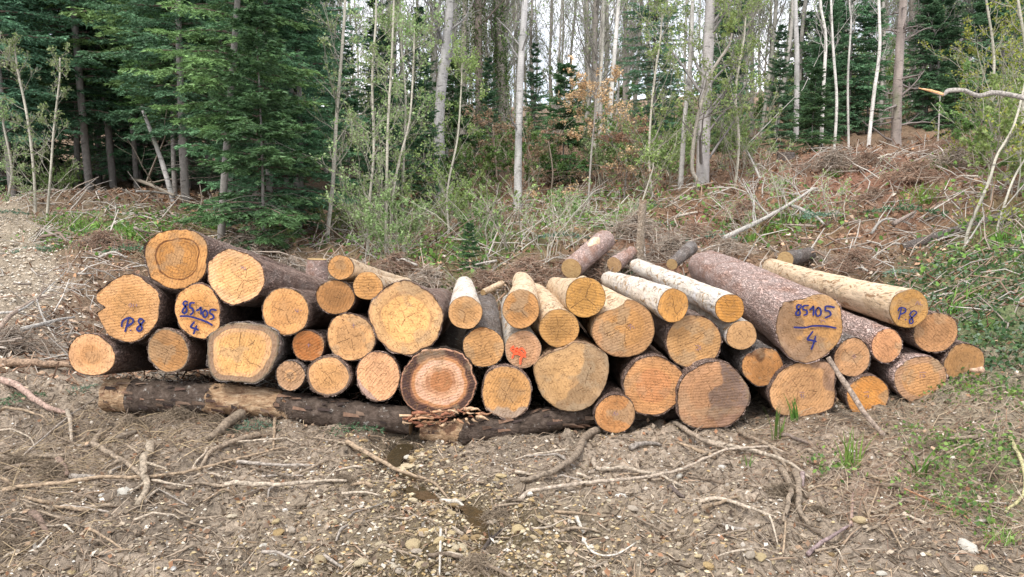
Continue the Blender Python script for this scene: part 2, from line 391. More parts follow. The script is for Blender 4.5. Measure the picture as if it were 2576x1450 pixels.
M['blue'] = flat_mat('blue_marker_paint', (.008, .014, .11)); M['orange'] = flat_mat('orange_spray_paint', (.85, .10, .035))
M['pencil'] = flat_mat('faded_crayon', (.20, .12, .15))
def water_mat():
    m, t, b = new_mat('puddle_water', .06, .5); b.inputs['Base Color'].default_value = (.10, .075, .04, 1); b.inputs['Transmission Weight'].default_value = .55
    b.inputs['IOR'].default_value = 1.33; v = objc(t); bump(t, b, noise(t, v, 14, 2), .004); return m
M['water'] = water_mat()

# ------------------------------------------------------------------ ground
ga = []   # patches: (x, y, radius, colour, weight)
def gpatch(u, v, r, c, wgt): 
    p = G(u, v)
    if p is not None: ga.append((p[0], p[1], r, np.array(c), wgt))
GREEN = (.085, .15, .035); RED = (.26, .13, .085); PALE = (.30, .245, .175)
GP = [(200,590,1.6,.8),(310,620,.9,.8),(170,575,.8,.7),(140,480,1.0,.6),(420,590,1.2,.3),(1480,520,1.6,.45),(1560,560,1.3,.5),(1950,570,.9,.6),(2000,540,.9,.6),(1880,510,1.,.4),
      (2370,420,.5,.6),(2330,500,.5,.6),(2490,650,.8,.7),(2560,560,.9,.7),(2450,790,.9,.75),(2540,900,.6,.5),(2500,1150,.35,.4),(2520,1250,.3,.35),(1150,640,1.2,.5),(1250,600,1.2,.5),(950,620,1.2,.5)]
for (u, v, r, wg) in GP: gpatch(u, v, r, GREEN, wg)
for (u, v, r, wg) in [(1750,540,1.2,.7),(2200,560,1.5,.6),(2150,430,2.,.7),(2350,400,2.,.6),(1700,600,1.,.6),(260,610,.8,.5),(1560,640,.8,.5),(2000,470,1.5,.6),(2060,1150,.3,.3),(2250,1230,.3,.35),(700,610,1.,.4),(1400,500,2,.4)]:
    gpatch(u, v, r, RED, wg)
for (u, v, r, wg) in [(30,640,.9,.9),(60,560,1.2,.9),(10,500,1.4,.9),(60,700,.8,.6),(2480,1010,.5,.7),(2400,1060,.4,.6),(2550,1040,.4,.6)]: gpatch(u, v, r, PALE, wg)
def gcol(x, y):
    far = sm(y + fbm(x, y, .8, 2, 3) * 1.2, 6.5, 9)[..., None]
    mud = np.array([.32, .255, .192]); slope = np.array([.21, .14, .09])
    c = mud * (1 - far) + slope * far
    n = fbm(x, y, .9, 3, 50)[..., None]; c = c * (1 + n * .35)
    mud2 = sm(fbm(x, y, 1.7, 3, 61), .05, .35)[..., None] * (1 - far); c = c * (1 - .28 * mud2)
    for (px, py, r, col, wg) in ga:
        wgt = wg * np.exp(-((x - px) ** 2 + ((y - py) * .8) ** 2) / r ** 2) * (1 + 1.6 * fbm(x, y, 3.2, 2, 71))
        wgt = np.clip(wgt, 0, 1)[..., None]; c = c * (1 - wgt) + col * wgt
    pm = (sm(fbm(x, y, 2, 2, 8) * .6 + on_path(x, y) * 1., .3, .8) * .85)[..., None]; c = c * (1 - pm) + np.array([.33, .27, .20]) * pm
    d = rill_d(x, y); wr = (np.exp(-(d / .3) ** 2) * .85)[..., None]; c = c * (1 - wr) + np.array([.085, .062, .034]) * wr
    wide = (np.exp(-(d / .75) ** 2) * sm(4.1 - y, 0, .8) * .75)[..., None]; c = c * (1 - wide) + np.array([.15, .115, .06]) * wide
    return c, np.clip(wr[..., 0] * 1.1 + wide[..., 0] * .4, 0, 1)
rows = np.concatenate([np.linspace(-8, 1.6, 24), np.linspace(1.65, 6.0, 230), 6.0 + np.cumsum(np.geomspace(.022, 3.3, 190))])
cols_ = np.linspace(-1, 1, 500); cols_ = cols_ * (.78 + .22 * np.abs(cols_) ** 3)
YY = np.repeat(rows[:, None], 500, 1); WW = np.maximum(4.3, 4.3 + (rows - 4.6) * .92)[:, None]; XX = cols_[None, :] * WW * 1.12
ZB = H0(XX, YY); ZZ = H(XX, YY, ZB)
gc, gw = gcol(XX, YY)
i = np.arange(len(rows) * 500).reshape(len(rows), 500)
Q = np.stack([i[:-1, :-1], i[:-1, 1:], i[1:, 1:], i[1:, :-1]], -1).reshape(-1, 4)
gb = Buf(); gb.add(np.stack([XX, YY, ZZ], -1).reshape(-1, 3), Q, gc.reshape(-1, 3), np.stack([gw.ravel()] + [gw.ravel() * 0] * 2 + [gw.ravel() * 0 + 1], 1))
tag(obj('ground', gb.mesh('ground', M['ground'])), kind='structure', label='churned muddy forest floor rising into a littered slope')
# water in the rill
wb = Buf(); R_ = np.array(RILL); tt = np.linspace(0, len(R_) - 1.001, 60); k = tt.astype(int); fr = (tt - k)[:, None]
pc = R_[k] * (1 - fr) + R_[k + 1] * fr; tn = nrm(np.gradient(pc, axis=0)); sd2 = np.stack([-tn[:, 1], tn[:, 0]], 1)
wv_ = []
for s_ in (-1, 1):
    q = pc + sd2 * s_ * (.045 + .03 * np.sin(tt * 4 + s_))[:, None]; wv_.append(q)
zz = H0(pc[:, 0], pc[:, 1]) - .03
zz = np.minimum.accumulate(zz)
V = np.concatenate([np.column_stack([wv_[0], zz]), np.column_stack([wv_[1], zz])]); ii = np.arange(59)
wb.add(V, np.stack([ii, ii + 1, ii + 61, ii + 60], 1)); tag(obj('water', wb.mesh('water', M['water'])), kind='structure', label='shallow muddy rill of water running between yellow stones')

# ------------------------------------------------------------------ logs
def Z1(p): return [(134.2 + x / 3.1786, 550.2 + y / 3.1786) for x, y in p]
def Z2(p): return [(872.2 + x / 3.1786, 550.2 + y / 3.1786) for x, y in p]
def Z4(p): return [(1744.4 + x / 2.8816, 603.8 + y / 2.8816) for x, y in p]
G1, G2, G3, G4, G5 = (.68, .42, .165), (.70, .47, .22), (.58, .345, .145), (.52, .25, .08), (.62, .41, .21)
def vp(u):
    return (np.interp(u, [200, 900, 1300, 1700, 2050, 2400], [1120, 1190, 1290, 1330, 1440, 1520]),
            np.interp(u, [200, 900, 1300, 1700, 2050, 2400], [840, 775, 640, 590, 520, 540]))
LOGCOUNT = [0]
def make_log(label, c, r, bark='bark', col=G1, poly=None, pith=(0, 0), dY=0., rear=None, seed=None, cracks=5, crl=.6, rim=.035,
             rimcol=(.10, .06, .042), heart=None, stain=None, ring=None, rough=.02, ln=3.9, rimw=None, group='felled logs in the roadside stack', name='log', yf=4.85, rs_scale=None):
    LOGCOUNT[0] += 1; rs = np.random.RandomState(seed if seed is not None else LOGCOUNT[0] * 13 + 5)
    Yf = yf + dY; s = Yf / F / 0.985          # metres per pixel at the front plane
    NA = 112
    ang = -math.pi / 2 + np.arange(NA) * 2 * math.pi / NA
    cu, cv = c; rx, ry = (r, r) if not hasattr(r, '__len__') else r
    if poly is not None:
        pp = np.array(poly, float); cu = (pp[:, 0].min() + pp[:, 0].max()) / 2; cv = (pp[:, 1].min() + pp[:, 1].max()) / 2
        q = np.stack([pp[:, 0] - cu, -(pp[:, 1] - cv)], 1); th = np.arctan2(q[:, 1], q[:, 0]); rr = np.hypot(q[:, 0], q[:, 1]); o = np.argsort(th)
        R = np.interp(ang, np.concatenate([th[o] - 2 * math.pi, th[o], th[o] + 2 * math.pi]), np.tile(rr[o], 3), period=None)
        for _ in range(1): R = (np.roll(R, 1) + 2 * R + np.roll(R, -1)) / 4
        rx = (pp[:, 0].max() - pp[:, 0].min()) / 2; ry = (pp[:, 1].max() - pp[:, 1].min()) / 2
    else:
        R = rx * ry / np.sqrt((ry * np.cos(ang)) ** 2 + (rx * np.sin(ang)) ** 2)
        for k_, a_ in ((2, .012), (3, .014), (4, .010), (5, .009), (7, .007)): R = R * (1 + a_ * rs.normal() * np.cos(k_ * ang + rs.uniform(0, 6.28)))
    R = R * (1 + rough * .6 * vn(ang * 9, ang * 0 + LOGCOUNT[0], 3) + rough * .6 * vn(ang * 19, ang * 0 + LOGCOUNT[0], 8))
    bx = R * np.cos(ang) * s; bz = R * np.sin(ang) * s
    rm = (rx + ry) / 2 * s
    p0 = P(cu, cv, Yf)
    # outline in the vertical plane Y = Yf, grid centred on the pith
    px, pz = pith[0] * rx * s, -pith[1] * ry * s
    NR = 48; rho = np.linspace(0, 1, NR) ** .9
    wob = np.array([vn(ang * 2.2, ang * 0 + k_ * .35, LOGCOUNT[0]) for k_ in range(NR)]) 
    gx = px + (bx - px)[None, :] * rho[:, None]; gz = pz + (bz - pz)[None, :] * rho[:, None]
    radm = np.hypot(gx - px, gz - pz)
    tilt = rs.uniform(-.03, .03), rs.uniform(-.04, .02)
    gy = gx * tilt[0] + gz * tilt[1] + fbm(gx + LOGCOUNT[0], gz, 14, 2, 4) * .004
    # crown-in: outermost edge slightly chewed back
    gy[-1] += .004
    C = np.zeros((NR, NA, 3)) + np.array(col)
    rr_ = rho[:, None] + wob * .05
    hc = heart or (.62, (.86, .88, .92))
    hm = sm(hc[0] - rr_, -.03, .05)[..., None]; C = C * (1 - hm + hm * np.array(hc[1]))
    C *= (1 + fbm(gx * 1., gz * 1., 6, 3, LOGCOUNT[0] + 3)[..., None] * .35)
    if ring:
        for (a, b_, cc, wg) in ring:
            mm = (sm(rr_, a - .016, a + .01) * (1 - sm(rr_, b_ - .01, b_ + .016)) * wg * (1 if wg > .88 else np.clip(.8 + 1.3 * vn(ang * 1.7, ang * 0 + a * 31, LOGCOUNT[0]), .1, 1.)[None]))[..., None]; C = C * (1 - mm) + np.array(cc) * mm
    if stain:
        for (sa, so, cc, wg) in stain:      # half-plane stain: direction (deg, 90 = up), offset in radii
            dd = ((gx * math.cos(math.radians(sa)) + gz * math.sin(math.radians(sa))) / rm) - so + fbm(gx, gz, 7, 3, LOGCOUNT[0] + 9) * .75
            mm = (sm(dd, -.03, .07) * wg)[..., None]; C = C * (1 - mm) + np.array(cc) * np.array([1., .93, .82]) * (1 + fbm(gx, gz, 20, 2, 2)[..., None] * .4) * mm
    pe = sm(rr_, .6, .9)[..., None]; C = C * np.array([1.0, .805, .78]) * (1 + pe * np.array([.03, .07, .16]))
    # rim of bark round the sawn wood
    rwm = rim + (rimw * np.clip(np.cos(ang - math.radians(0)), 0, 1) if False else 0)
    rimm = sm(rho[:, None] + vn(ang * 6, ang * 0 + 3, 5)[None] * .02, 1 - rim - .012, 1 - rim + .006)[..., None]
    C = C * (1 - rimm) + np.array(rimcol) * rimm
    if bark.startswith('peeled'):
        e = sm(rho[:, None], .93, .99)[..., None]; C = C * (1 - .35 * e)
    C[:] = C * np.array([1., rs.uniform(.95, 1.05), rs.uniform(.86, 1.06)]) * rs.uniform(.86, 1.05)
    mdd = sm(fbm(gx + LOGCOUNT[0] * 3, gz, 9, 4, 91), .14, .36)[..., None] * rs.uniform(.1, .6); C = C * (1 - mdd) + np.array([.36, .26, .16]) * mdd
    crk = np.zeros((NR, NA))
    a0 = rs.uniform(0, 6.28)
    for k_ in range(cracks):
        ac = a0 + k_ * 2 * math.pi / max(cracks, 1) + rs.uniform(-.4, .4); L_ = crl * rs.uniform(.45, 1.15)
        r_in = rs.uniform(0, .12) if k_ < 3 else rs.uniform(0, .5)
        path = ac + .22 * vn(rho * 5 + k_ * 9, rho * 0 + LOGCOUNT[0], 6)
        dl = np.abs((ang[None, :] - path[:, None] + math.pi) % (2 * math.pi) - math.pi) * radm
        wd = np.maximum(0.0019 * (1.2 - rho / max(L_, .1)), 0)[:, None] + .0001
        sp_ = radm * 2 * math.pi / NA
        v_ = np.clip(1.15 - dl / np.maximum(wd + .001, sp_ * .6), 0, 1) * ((rho > r_in) & (rho < min(r_in + L_, .97)))[:, None]
        crk = np.maximum(crk, v_)
    t = thing(name, label, 'log', tuple(p0), group)
    i = np.arange(NR * NA).reshape(NR, NA); j = np.roll(i, -1, 1)
    fb = Buf(); ph = rs.uniform()
    dat = np.stack([radm, crk, np.full_like(radm, ph), np.ones_like(radm)], -1).reshape(-1, 4)
    fb.add(np.stack([gx, gy, gz], -1).reshape(-1, 3), np.stack([i[:-1], j[:-1], j[1:], i[1:]], -1).reshape(-1, 4), C.reshape(-1, 3), dat)
    obj('cut_end', fb.mesh('cut_end', M['face']), t)
    # barrel
    if rear is None:
        vx, vy = vp(cu); yr = Yf + ln; f_ = Yf / yr
        ru, rv = vx + (cu - vx) * f_, vy + (cv - vy) * f_
    else: ru, rv = rear; yr = Yf + ln
    p1 = P(ru, rv, yr) - p0
    NL = 38; tl = np.linspace(0, 1, NL) ** 1.25; LR = ln * tl
    tap = 1 - (1 - (rs_scale or .88)) * tl
    bend = rs.uniform(-.03, .03, 2)
    sm_out = np.minimum(1, tl * 6)[:, None]; Rr = np.hypot(bx, bz); Rs = Rr.copy()
    for _ in range(30): Rs = (np.roll(Rs, 1) + Rs + np.roll(Rs, -1)) / 3
    RR = (Rr[None] * (1 - sm_out) + Rs[None] * sm_out) * tap[:, None]
    am = .6 if bark.startswith('peeled') else 1.
    aa = ang[None] * rm
    RR = RR + (am * (.010 * vn(aa * 30 + 0 * LR[:, None], LR[:, None] * 9 + 0 * aa, 7) + .012 * vn(aa * 8, LR[:, None] * 3 + 0 * aa, 17) + .006 * vn(aa * 60, LR[:, None] * 18 + 0 * aa, 27))) * np.minimum(1, tl * 20)[:, None]
    cx = p1[0] * tl + bend[0] * np.sin(math.pi * tl); cz = p1[2] * tl + bend[1] * np.sin(math.pi * tl)
    X = cx[:, None] + RR * np.cos(ang); Zz = cz[:, None] + RR * np.sin(ang); Yv = (p1[1] * tl)[:, None] + 0 * X
    Yv[0] = gy[-1] + .002
    X[0] = bx * 1.004; Zz[0] = bz * 1.004
    if not bark.startswith('peeled'):
        lip = 1.02 + .05 * np.clip(vn(ang * 5, ang * 0 + LOGCOUNT[0], 31) + .25 * vn(ang * 22, ang * 0 + LOGCOUNT[0], 33), -.3, .6)
        for q_, ty in ((1, -.006), (2, .02)): X[q_] = bx * lip; Zz[q_] = bz * lip; Yv[q_] = gy[-1] + ty + .03 * vn(ang * 13, ang * 0 + LOGCOUNT[0] + q_, 35)
    i = np.arange(NL * NA).reshape(NL, NA); j = np.roll(i, -1, 1)
    bb = Buf(); bb.add(np.stack([X, Yv, Zz], -1).reshape(-1, 3), np.stack([i[:-1], i[1:], j[1:], j[:-1]], -1).reshape(-1, 4))
    obj('bark' if not bark.startswith('peeled') else 'stripped_trunk', bb.mesh('bark', M[bark]), t)
    rb = Buf(); ce = np.array([[cx[-1], p1[1] + .003, cz[-1]]]); ringv = np.stack([X[-1], Yv[-1] + .001, Zz[-1]], -1)
    ii = np.arange(NA); rb.add(np.concatenate([ringv, ce]), np.stack([(ii + 1) % NA, ii, np.full(NA, NA)], 1), col, np.tile([.1, 0, .5, 1.], (NA + 1, 1)))
    obj('cut_end', rb.mesh('rear_cut_end', M['face']), t)
    t['_p'] = 0; del t['_p']
    return t, p0, Yf, gy
def catmull(p, n=8):
    p = np.array(p, float)
    if len(p) < 3: return np.array([p[0] + (p[1] - p[0]) * k / n for k in range(n + 1)])
    q = np.vstack([2 * p[0] - p[1], p, 2 * p[-1] - p[-2]]); o = []
    for i in range(1, len(q) - 2):
        for k in range(n):
            t = k / n; a, b, c, d = q[i-1], q[i], q[i+1], q[i+2]
            o.append(.5 * (2 * b + (c - a) * t + (2 * a - 5 * b + 4 * c - d) * t * t + (3 * b - a - 3 * c + d) * t ** 3))
    o.append(p[-1]); return np.array(o)
def mark(lg, strokes, mat, wpx, name, label):
    t, p0, Yf, gy = lg; b = Buf(); lay = 0
    for st in strokes:
        c = catmull(st); pts = np.array([P(u, v, Yf) for u, v in c]) - p0
        T = nrm(np.gradient(pts, axis=0)); S = np.stack([-T[:, 2], 0 * T[:, 0], T[:, 0]], 1); w_ = wpx * Yf / F / 2
        wv = w_ * (1 + .25 * vn(np.arange(len(c)) * .4, np.zeros(len(c)) + lay, 3)); wv[0] *= .6; wv[-1] *= .5
        pts = pts.copy(); pts[:, 1] = -.009 - .0006 * lay; lay += 1
        n = len(c); V = np.concatenate([pts + S * wv[:, None], pts - S * wv[:, None]]); ii = np.arange(n - 1)
        b.add(V, np.stack([ii, ii + 1, ii + n + 1, ii + n], 1))
    o = obj(name, b.mesh(name, mat), t); o['label'] = label; return o

MUD = (.30, .25, .185); DRK = (.22, .17, .12)
L = {}
def LG(k, *a, **kw): L[k] = make_log(*a, **kw)
LG(1, 'round log with saw-lined yellow end lowest at the left tip of the stack', (229,893), (60,54), col=G2, heart=(.5,(.85,.82,.75)), rim=.02, rimcol=(.3,.18,.09), cracks=2, dY=-.05)
LG(2, 'large notched log marked P.8 on its sawn end beside the 85105 log', (325,775), (80,85), col=G1, poly=Z1([(560,455),(620,440),(700,460),(740,500),(830,570),(855,640),(840,720),(835,790),(790,870),(720,930),(660,975),(600,990),(530,975),(420,925),(395,870),(365,810),(345,750),(350,738),(415,722),(415,690),(352,672),(348,655),(355,590),(420,545),(500,490)]), pith=(.1,-.05), heart=(.6,(.97,.98,.95)), rim=.012, rimcol=(.34,.2,.12), cracks=6, crl=.45, rough=.03)
LG(3, 'highest log of the stack with torn concentric rings on its end', (447,655), (77,72), col=(.64,.37,.135), poly=Z1([(760,200),(830,135),(920,100),(1020,90),(1130,100),(1190,130),(1225,190),(1232,260),(1225,310),(1210,330),(1215,390),(1190,450),(1130,510),(1050,550),(980,560),(900,550),(860,530),(830,500),(770,470),(760,400),(745,340),(740,260)]), pith=(.1,-.05), heart=(.66,(.84,.82,.74)), ring=[(.66,.70,(.16,.07,.025),1.),(.50,.52,(.2,.09,.03),.8),(.58,.60,(.2,.09,.03),.8),(.40,.415,(.2,.09,.03),.7),(.28,.295,(.22,.1,.04),.6)], rim=.012, rimcol=(.25,.14,.09), cracks=3, crl=.3, dY=.05)
LG(4, 'log marked 85105 over 4 in blue between the notched log and the wide grey-rimmed one', (500,782), (55,70), col=G1, poly=Z1([(1060,560),(1120,525),(1200,515),(1260,540),(1300,600),(1330,680),(1325,780),(1325,850),(1290,910),(1240,955),(1180,962),(1100,945),(1040,900),(1000,860),(985,800),(968,740),(985,650),(1010,590)]), heart=(.6,(.9,.88,.82)), rim=.02, rimcol=(.2,.11,.08), cracks=2, crl=.3)
LG(5, 'log with grey smudge on its orange end in the bottom row under the 85105 log', (423,882), (53,57), col=G3, stain=[(95,.35,(.30,.22,.14),.45)], rim=.06, rimcol=(.27,.20,.16), cracks=5, dY=-.02)
LG(6, 'big pale log with a star of cracks right beside the highest log', (603,697), (82,70), col=G2, poly=Z1([(1250,340),(1300,300),(1370,255),(1420,238),(1480,260),(1540,275),(1600,310),(1655,360),(1680,430),(1680,520),(1640,590),(1580,640),(1500,665),(1430,690),(1370,670),(1320,630),(1290,580),(1245,520),(1238,430)]), pith=(.3,.1), heart=(.78,(.94,.93,.86)), rim=.015, rimcol=(.33,.18,.12), cracks=8, crl=.55, rough=.03)
LG(7, 'log with three long cracks in its end, between the star-cracked log and the log below', (718,783), (59,60), col=G1, rim=.03, rimcol=(.3,.2,.12), cracks=3, crl=.55)
LG(8, 'wide log with thick grey bark rim and off-centre yellow heart', (618,888), (95,77), col=G2, poly=Z1([(1240,940),(1300,890),(1400,835),(1500,828),(1620,840),(1700,850),(1790,900),(1810,970),(1800,1050),(1760,1150),(1700,1250),(1600,1320),(1500,1310),(1400,1300),(1290,1290),(1240,1220),(1230,1100),(1235,1010)]), pith=(-.15,-.03), heart=(.62,(1.,.98,.9)), ring=[(.70,.78,(.60,.40,.24),.7),(.80,1.,(.27,.205,.145),.95)], rim=.05, rimcol=(.20,.15,.115), cracks=7, crl=.5, bark='bark_grey', dY=-.06)
LG(9, 'small rust-brown log with a dark inner ring, tucked above the knotty one', (775,869), (41,40), col=(.47,.22,.075), ring=[(.55,.72,(.36,.15,.045),.6),(.9,1.,(.55,.3,.14),.6)], rim=.03, cracks=2, crl=.4, dY=.03)
LG(10, 'smallest knotty log with spoke-like pale branches in its end', (730,944), (37,39), col=(.52,.38,.2), bark='bark_grey', ring=[(.25,.42,(.68,.45,.2),.8),(.42,.9,(.42,.28,.14),.5)], rim=.03, cracks=5, crl=.9, dY=-.04)
LG(11, 'log with dark thin bark rim at the bottom next to the knotty one', (826,945), (57,52), col=G2, rim=.10, rimcol=(.2,.14,.11), heart=(.6,(.95,.95,.9)), cracks=4, dY=-.03)
LG(12, 'slim stripped log sloping back from the top of the stack beside the tree stump', (857,672), (33,31), col=(.60,.36,.13), bark='peeled_tan', cracks=2, crl=.4, dY=.05, rear=(1012,712), rs_scale=.9)
LG(13, 'brown-ended log under the slim stripped one', (843,747), (48,43), col=(.48,.28,.10), cracks=2, crl=.3, rim=.015, rimcol=(.3,.19,.1), dY=.08)
LG(14, 'slim round log resting against the biggest yellow-eyed log', (925,719), (37,36), col=(.60,.36,.13), bark='peeled_tan', cracks=4, crl=.4, dY=.02, rim=.01, rear=(1020,715))
LG(15, 'round log with one long upright crack below the brown-ended one', (882,848), (61,60), col=G2, cracks=4, crl=.7, rim=.02, rimcol=(.3,.19,.12))
LG(16, 'biggest log of the middle, scalloped edge and golden eye in its end', (1022,797), 96, col=(.58,.39,.18), poly=Z2([(400,505),(470,488),(530,500),(580,540),(640,570),(700,630),(740,680),(765,730),(765,830),(740,900),(720,960),(680,1010),(600,1040),(560,1070),(500,1090),(430,1085),(350,1060),(300,1010),(250,970),(215,880),(185,820),(170,750),(190,680),(250,610),(310,560)]), pith=(0,.02), heart=(.66,(1.14,1.1,.98)), ring=[(.66,.72,(.40,.25,.12),.75),(.40,.43,(.45,.29,.13),.5),(.9,.94,(.42,.26,.14),.5)], rim=.02, rimcol=(.22,.12,.08), cracks=3, crl=.4, rough=.04, dY=-.04)
LG(17, 'log with grey mud crusted on the lower left of its end', (951,946), (55,65), col=G2, stain=[(215,.55,(.40,.37,.31),.9)], rim=.02, cracks=3, dY=-.03)
LG(18, 'log with broad black outer ring and brown core', (1103,965), (95,90), col=(.66,.47,.28), poly=Z2([(540,1090),(620,1040),(720,1030),(850,1035),(920,1060),(960,1110),(1000,1160),(1010,1250),(1040,1290),(1020,1380),(1000,1450),(950,1510),(880,1570),(800,1600),(700,1590),(600,1560),(500,1520),(440,1450),(430,1350),(425,1270),(450,1200),(500,1140)]), pith=(.1,-.07), heart=(.33,(.55,.42,.30)), ring=[(.33,.40,(.35,.19,.09),.8),(.5,.64,(.74,.57,.40),.7),(.66,.74,(.48,.27,.11),.95),(.745,.80,(.20,.11,.06),.95),(.79,.955,(.06,.038,.03),.97),(.965,1.,(.45,.24,.14),.8)], rim=.001, rimcol=(.3,.17,.11), cracks=2, crl=.2, rough=.05, dY=-.08, bark='bark_dark')
LG(19, 'silvery stripped log pointing straight back beside the biggest middle log', (1170,786), (43,42), col=(.62,.39,.16), bark='peeled_white', cracks=3, crl=.8, dY=-.05, rim=.01, rear=(1168,715))
LG(20, 'barked log with dark-topped end under the silvery stripped one', (1216,873), (51,52), col=(.57,.36,.15), stain=[(90,.75,(.3,.15,.06),.6)], bark='bark_grey', cracks=3, crl=.5, rim=.012, rear=(1222,760))
LG(21, 'cream stripped log pointing straight back above the orange-sprayed one', (1310,777), (47,49), col=(.57,.35,.12), bark='peeled_tan', cracks=3, crl=.6, dY=-.05, rim=.012, rear=(1311,707))
LG(22, 'log with orange spray paint on its end', (1315,878), (46,49), col=(.54,.36,.19), bark='peeled_white', cracks=2, crl=.4, rim=.03, rimcol=(.5,.38,.27), rear=(1282,765))
LG(23, 'stripped log with frayed bark edge right of the two straight ones', (1406,825), (50,49), col=(.58,.36,.12), bark='peeled_tan', cracks=5, crl=.7, dY=-.03, rim=.012, rear=(1345,735))
LG(24, 'stripped log with three-armed crack on top of the middle of the stack', (1472,748), (50,52), col=(.57,.34,.10), bark='peeled_tan', cracks=3, crl=.85, dY=-.03, rim=.012, rear=(1398,722))
LG(25, 'big grey-brown angular log with mud-dulled end', (1436,949), (95,92), col=(.56,.39,.21), poly=Z2([(1485,1180),(1560,1100),(1640,1060),(1740,1030),(1810,975),(1900,990),(2000,1030),(2080,1080),(2095,1150),(2090,1250),(2060,1350),(2010,1440),(1960,1500),(1870,1545),(1780,1550),(1690,1530),(1610,1470),(1560,1420),(1520,1330),(1500,1260)]), pith=(.35,.3), heart=(.3,(.85,.85,.9)), stain=[(-25,.05,(.33,.27,.20),.9)], rim=.008, cracks=2, crl=.5, dY=-.08, bark='peeled_old')
LG(26, 'big smooth log with a peak at the top of its end', (1567,824), (79,76), col=(.60,.38,.17), poly=Z2([(1960,880),(1990,790),(2060,740),(2140,720),(2210,680),(2225,640),(2290,650),(2360,690),(2420,740),(2450,820),(2460,900),(2430,1000),(2370,1070),(2290,1100),(2200,1112),(2110,1090),(2030,1040),(1990,990),(1960,930)]), pith=(.05,-.1), heart=(.66,(1.02,1.,.9)), stain=[(200,.35,(.48,.33,.2),.6)], rim=.012, rimcol=(.28,.16,.1), cracks=7, crl=.5, rough=.02, bark='peeled_tan')
LG(27, 'log with a pale mud cap along the bottom of its end', (1274,988), (61,68), col=G1, poly=[(1215,965),(1225,935),(1250,920),(1275,918),(1310,930),(1333,960),(1335,1000),(1325,1030),(1300,1052),(1280,1057),(1245,1045),(1222,1030),(1213,1000)], stain=[(-85,.42,(.45,.42,.36),.95)], rim=.03, rimcol=(.3,.19,.14), cracks=5, crl=.5, dY=-.08)
LG(28, 'small orange-brown log on the ground in front of the stack', (1547,1041), (51,51), col=(.56,.31,.12), ring=[(.6,.66,(.3,.15,.06),.6)], rim=.02, cracks=1, crl=.3, dY=-.12)
LG(29, 'round smooth log with a pinkish heart above the small ground log', (1643,970), (76,77), col=(.60,.36,.16), heart=(.6,(.9,.82,.85)), rim=.02, rimcol=(.26,.15,.1), cracks=2, crl=.3, dY=-.06, rough=.03)
LG(30, 'lower of the two silvery stripped logs lying on the right of the middle', (1693,768), (38,43), col=(.55,.34,.10), bark='peeled_white', cracks=2, crl=.8, dY=-.08, rim=.012, rear=(1530,703))
LG(31, 'upper of the two silvery stripped logs lying on the right of the middle', (1835,775), (36,37), col=(.50,.28,.07), bark='peeled_white', cracks=1, crl=.5, dY=-.05, rim=.02, rear=(1602,668))
LG(32, 'large log with dark vertical streaks down its end', (1744,859), (69,69), col=(.60,.38,.16), stain=[(88,.55,(.36,.2,.09),.45)], rim=.025, rimcol=(.24,.13,.09), cracks=4, crl=.5)
LG(33, 'small pale speckled log left of the widest red-barked log', (1865,843), (38,38), col=(.60,.42,.21), bark='peeled_white', cracks=2, crl=.4, dY=-.05, rim=.015)
LG(34, 'log with a black smear along the top of its orange end', (1918,922), (53,49), col=(.56,.31,.11), stain=[(95,.62,(.11,.065,.04),.85)], rim=.03, rimcol=(.24,.12,.08), cracks=1, crl=.3, dY=-.03, bark='bark_grey')
LG(35, 'big angular log half grey with mud, on the ground', (1794,993), (92,86), col=(.50,.33,.17), poly=[(1703,985),(1715,950),(1745,925),(1795,907),(1835,915),(1862,945),(1880,970),(1888,990),(1882,1020),(1860,1055),(1835,1073),(1790,1078),(1740,1075),(1715,1060),(1705,1020)], stain=[(-5,.05,(.235,.205,.175),1.),(-80,.6,(.33,.24,.16),.6)], rim=.008, cracks=3, crl=.4, dY=-.12)
LG(36, 'widest red-barked log marked 85105 over 4 in blue', (2036,826), (83,88), col=(.60,.38,.15), poly=Z4([(640,450),(700,440),(790,430),(850,395),(910,385),(970,400),(1020,440),(1050,480),(1060,560),(1078,640),(1060,720),(1020,780),(960,840),(890,880),(840,895),(760,880),(700,850),(660,800),(630,740),(600,660),(605,580),(620,500)]), stain=[(195,.38,(.30,.235,.16),.93),(262,.55,(.36,.29,.21),.8)], rim=.01, cracks=2, crl=.4, bark='bark_red', dY=-.10, rear=(1772,672), rough=.03)
LG(37, 'long golden stripped log marked P.8 on top of the right side', (2286,776), (49,49), col=(.60,.38,.12), bark='peeled_tan', cracks=3, crl=.5, rim=.008, dY=-.02, rear=(1940,674))
LG(38, 'brown log directly under the golden P.8 log at its right', (2353,836), (56,51), col=(.46,.28,.12), ring=[(.8,.84,(.3,.17,.07),.4)], rim=.03, rimcol=(.24,.15,.09), cracks=3, crl=.3, dY=.05)
LG(39, 'slim barked log between the widest red-barked log and the brown one', (2230,869), (39,44), col=(.58,.36,.16), rim=.03, rimcol=(.32,.17,.12), cracks=2, crl=.4, bark='bark_red')
LG(40, 'log with flattened right edge beside the leaning branch', (2143,899), (46,50), col=(.58,.39,.2), rim=.03, rimcol=(.22,.13,.09), cracks=4, crl=.5, bark='bark_grey')
LG(41, 'big log with square-cut right side behind the grass blades', (2017,977), (82,70), col=(.60,.39,.17), poly=Z4([(550,1080),(580,1010),(620,950),(700,900),(780,880),(880,870),(970,880),(1015,920),(1020,1050),(1018,1215),(960,1250),(860,1270),(720,1280),(620,1260),(570,1200),(548,1140)]), pith=(-.1,-.05), stain=[(52,.6,(.36,.28,.2),.75)], ring=[(.40,.44,(.30,.17,.08),.5)], rim=.012, cracks=5, crl=.5, dY=-.08)
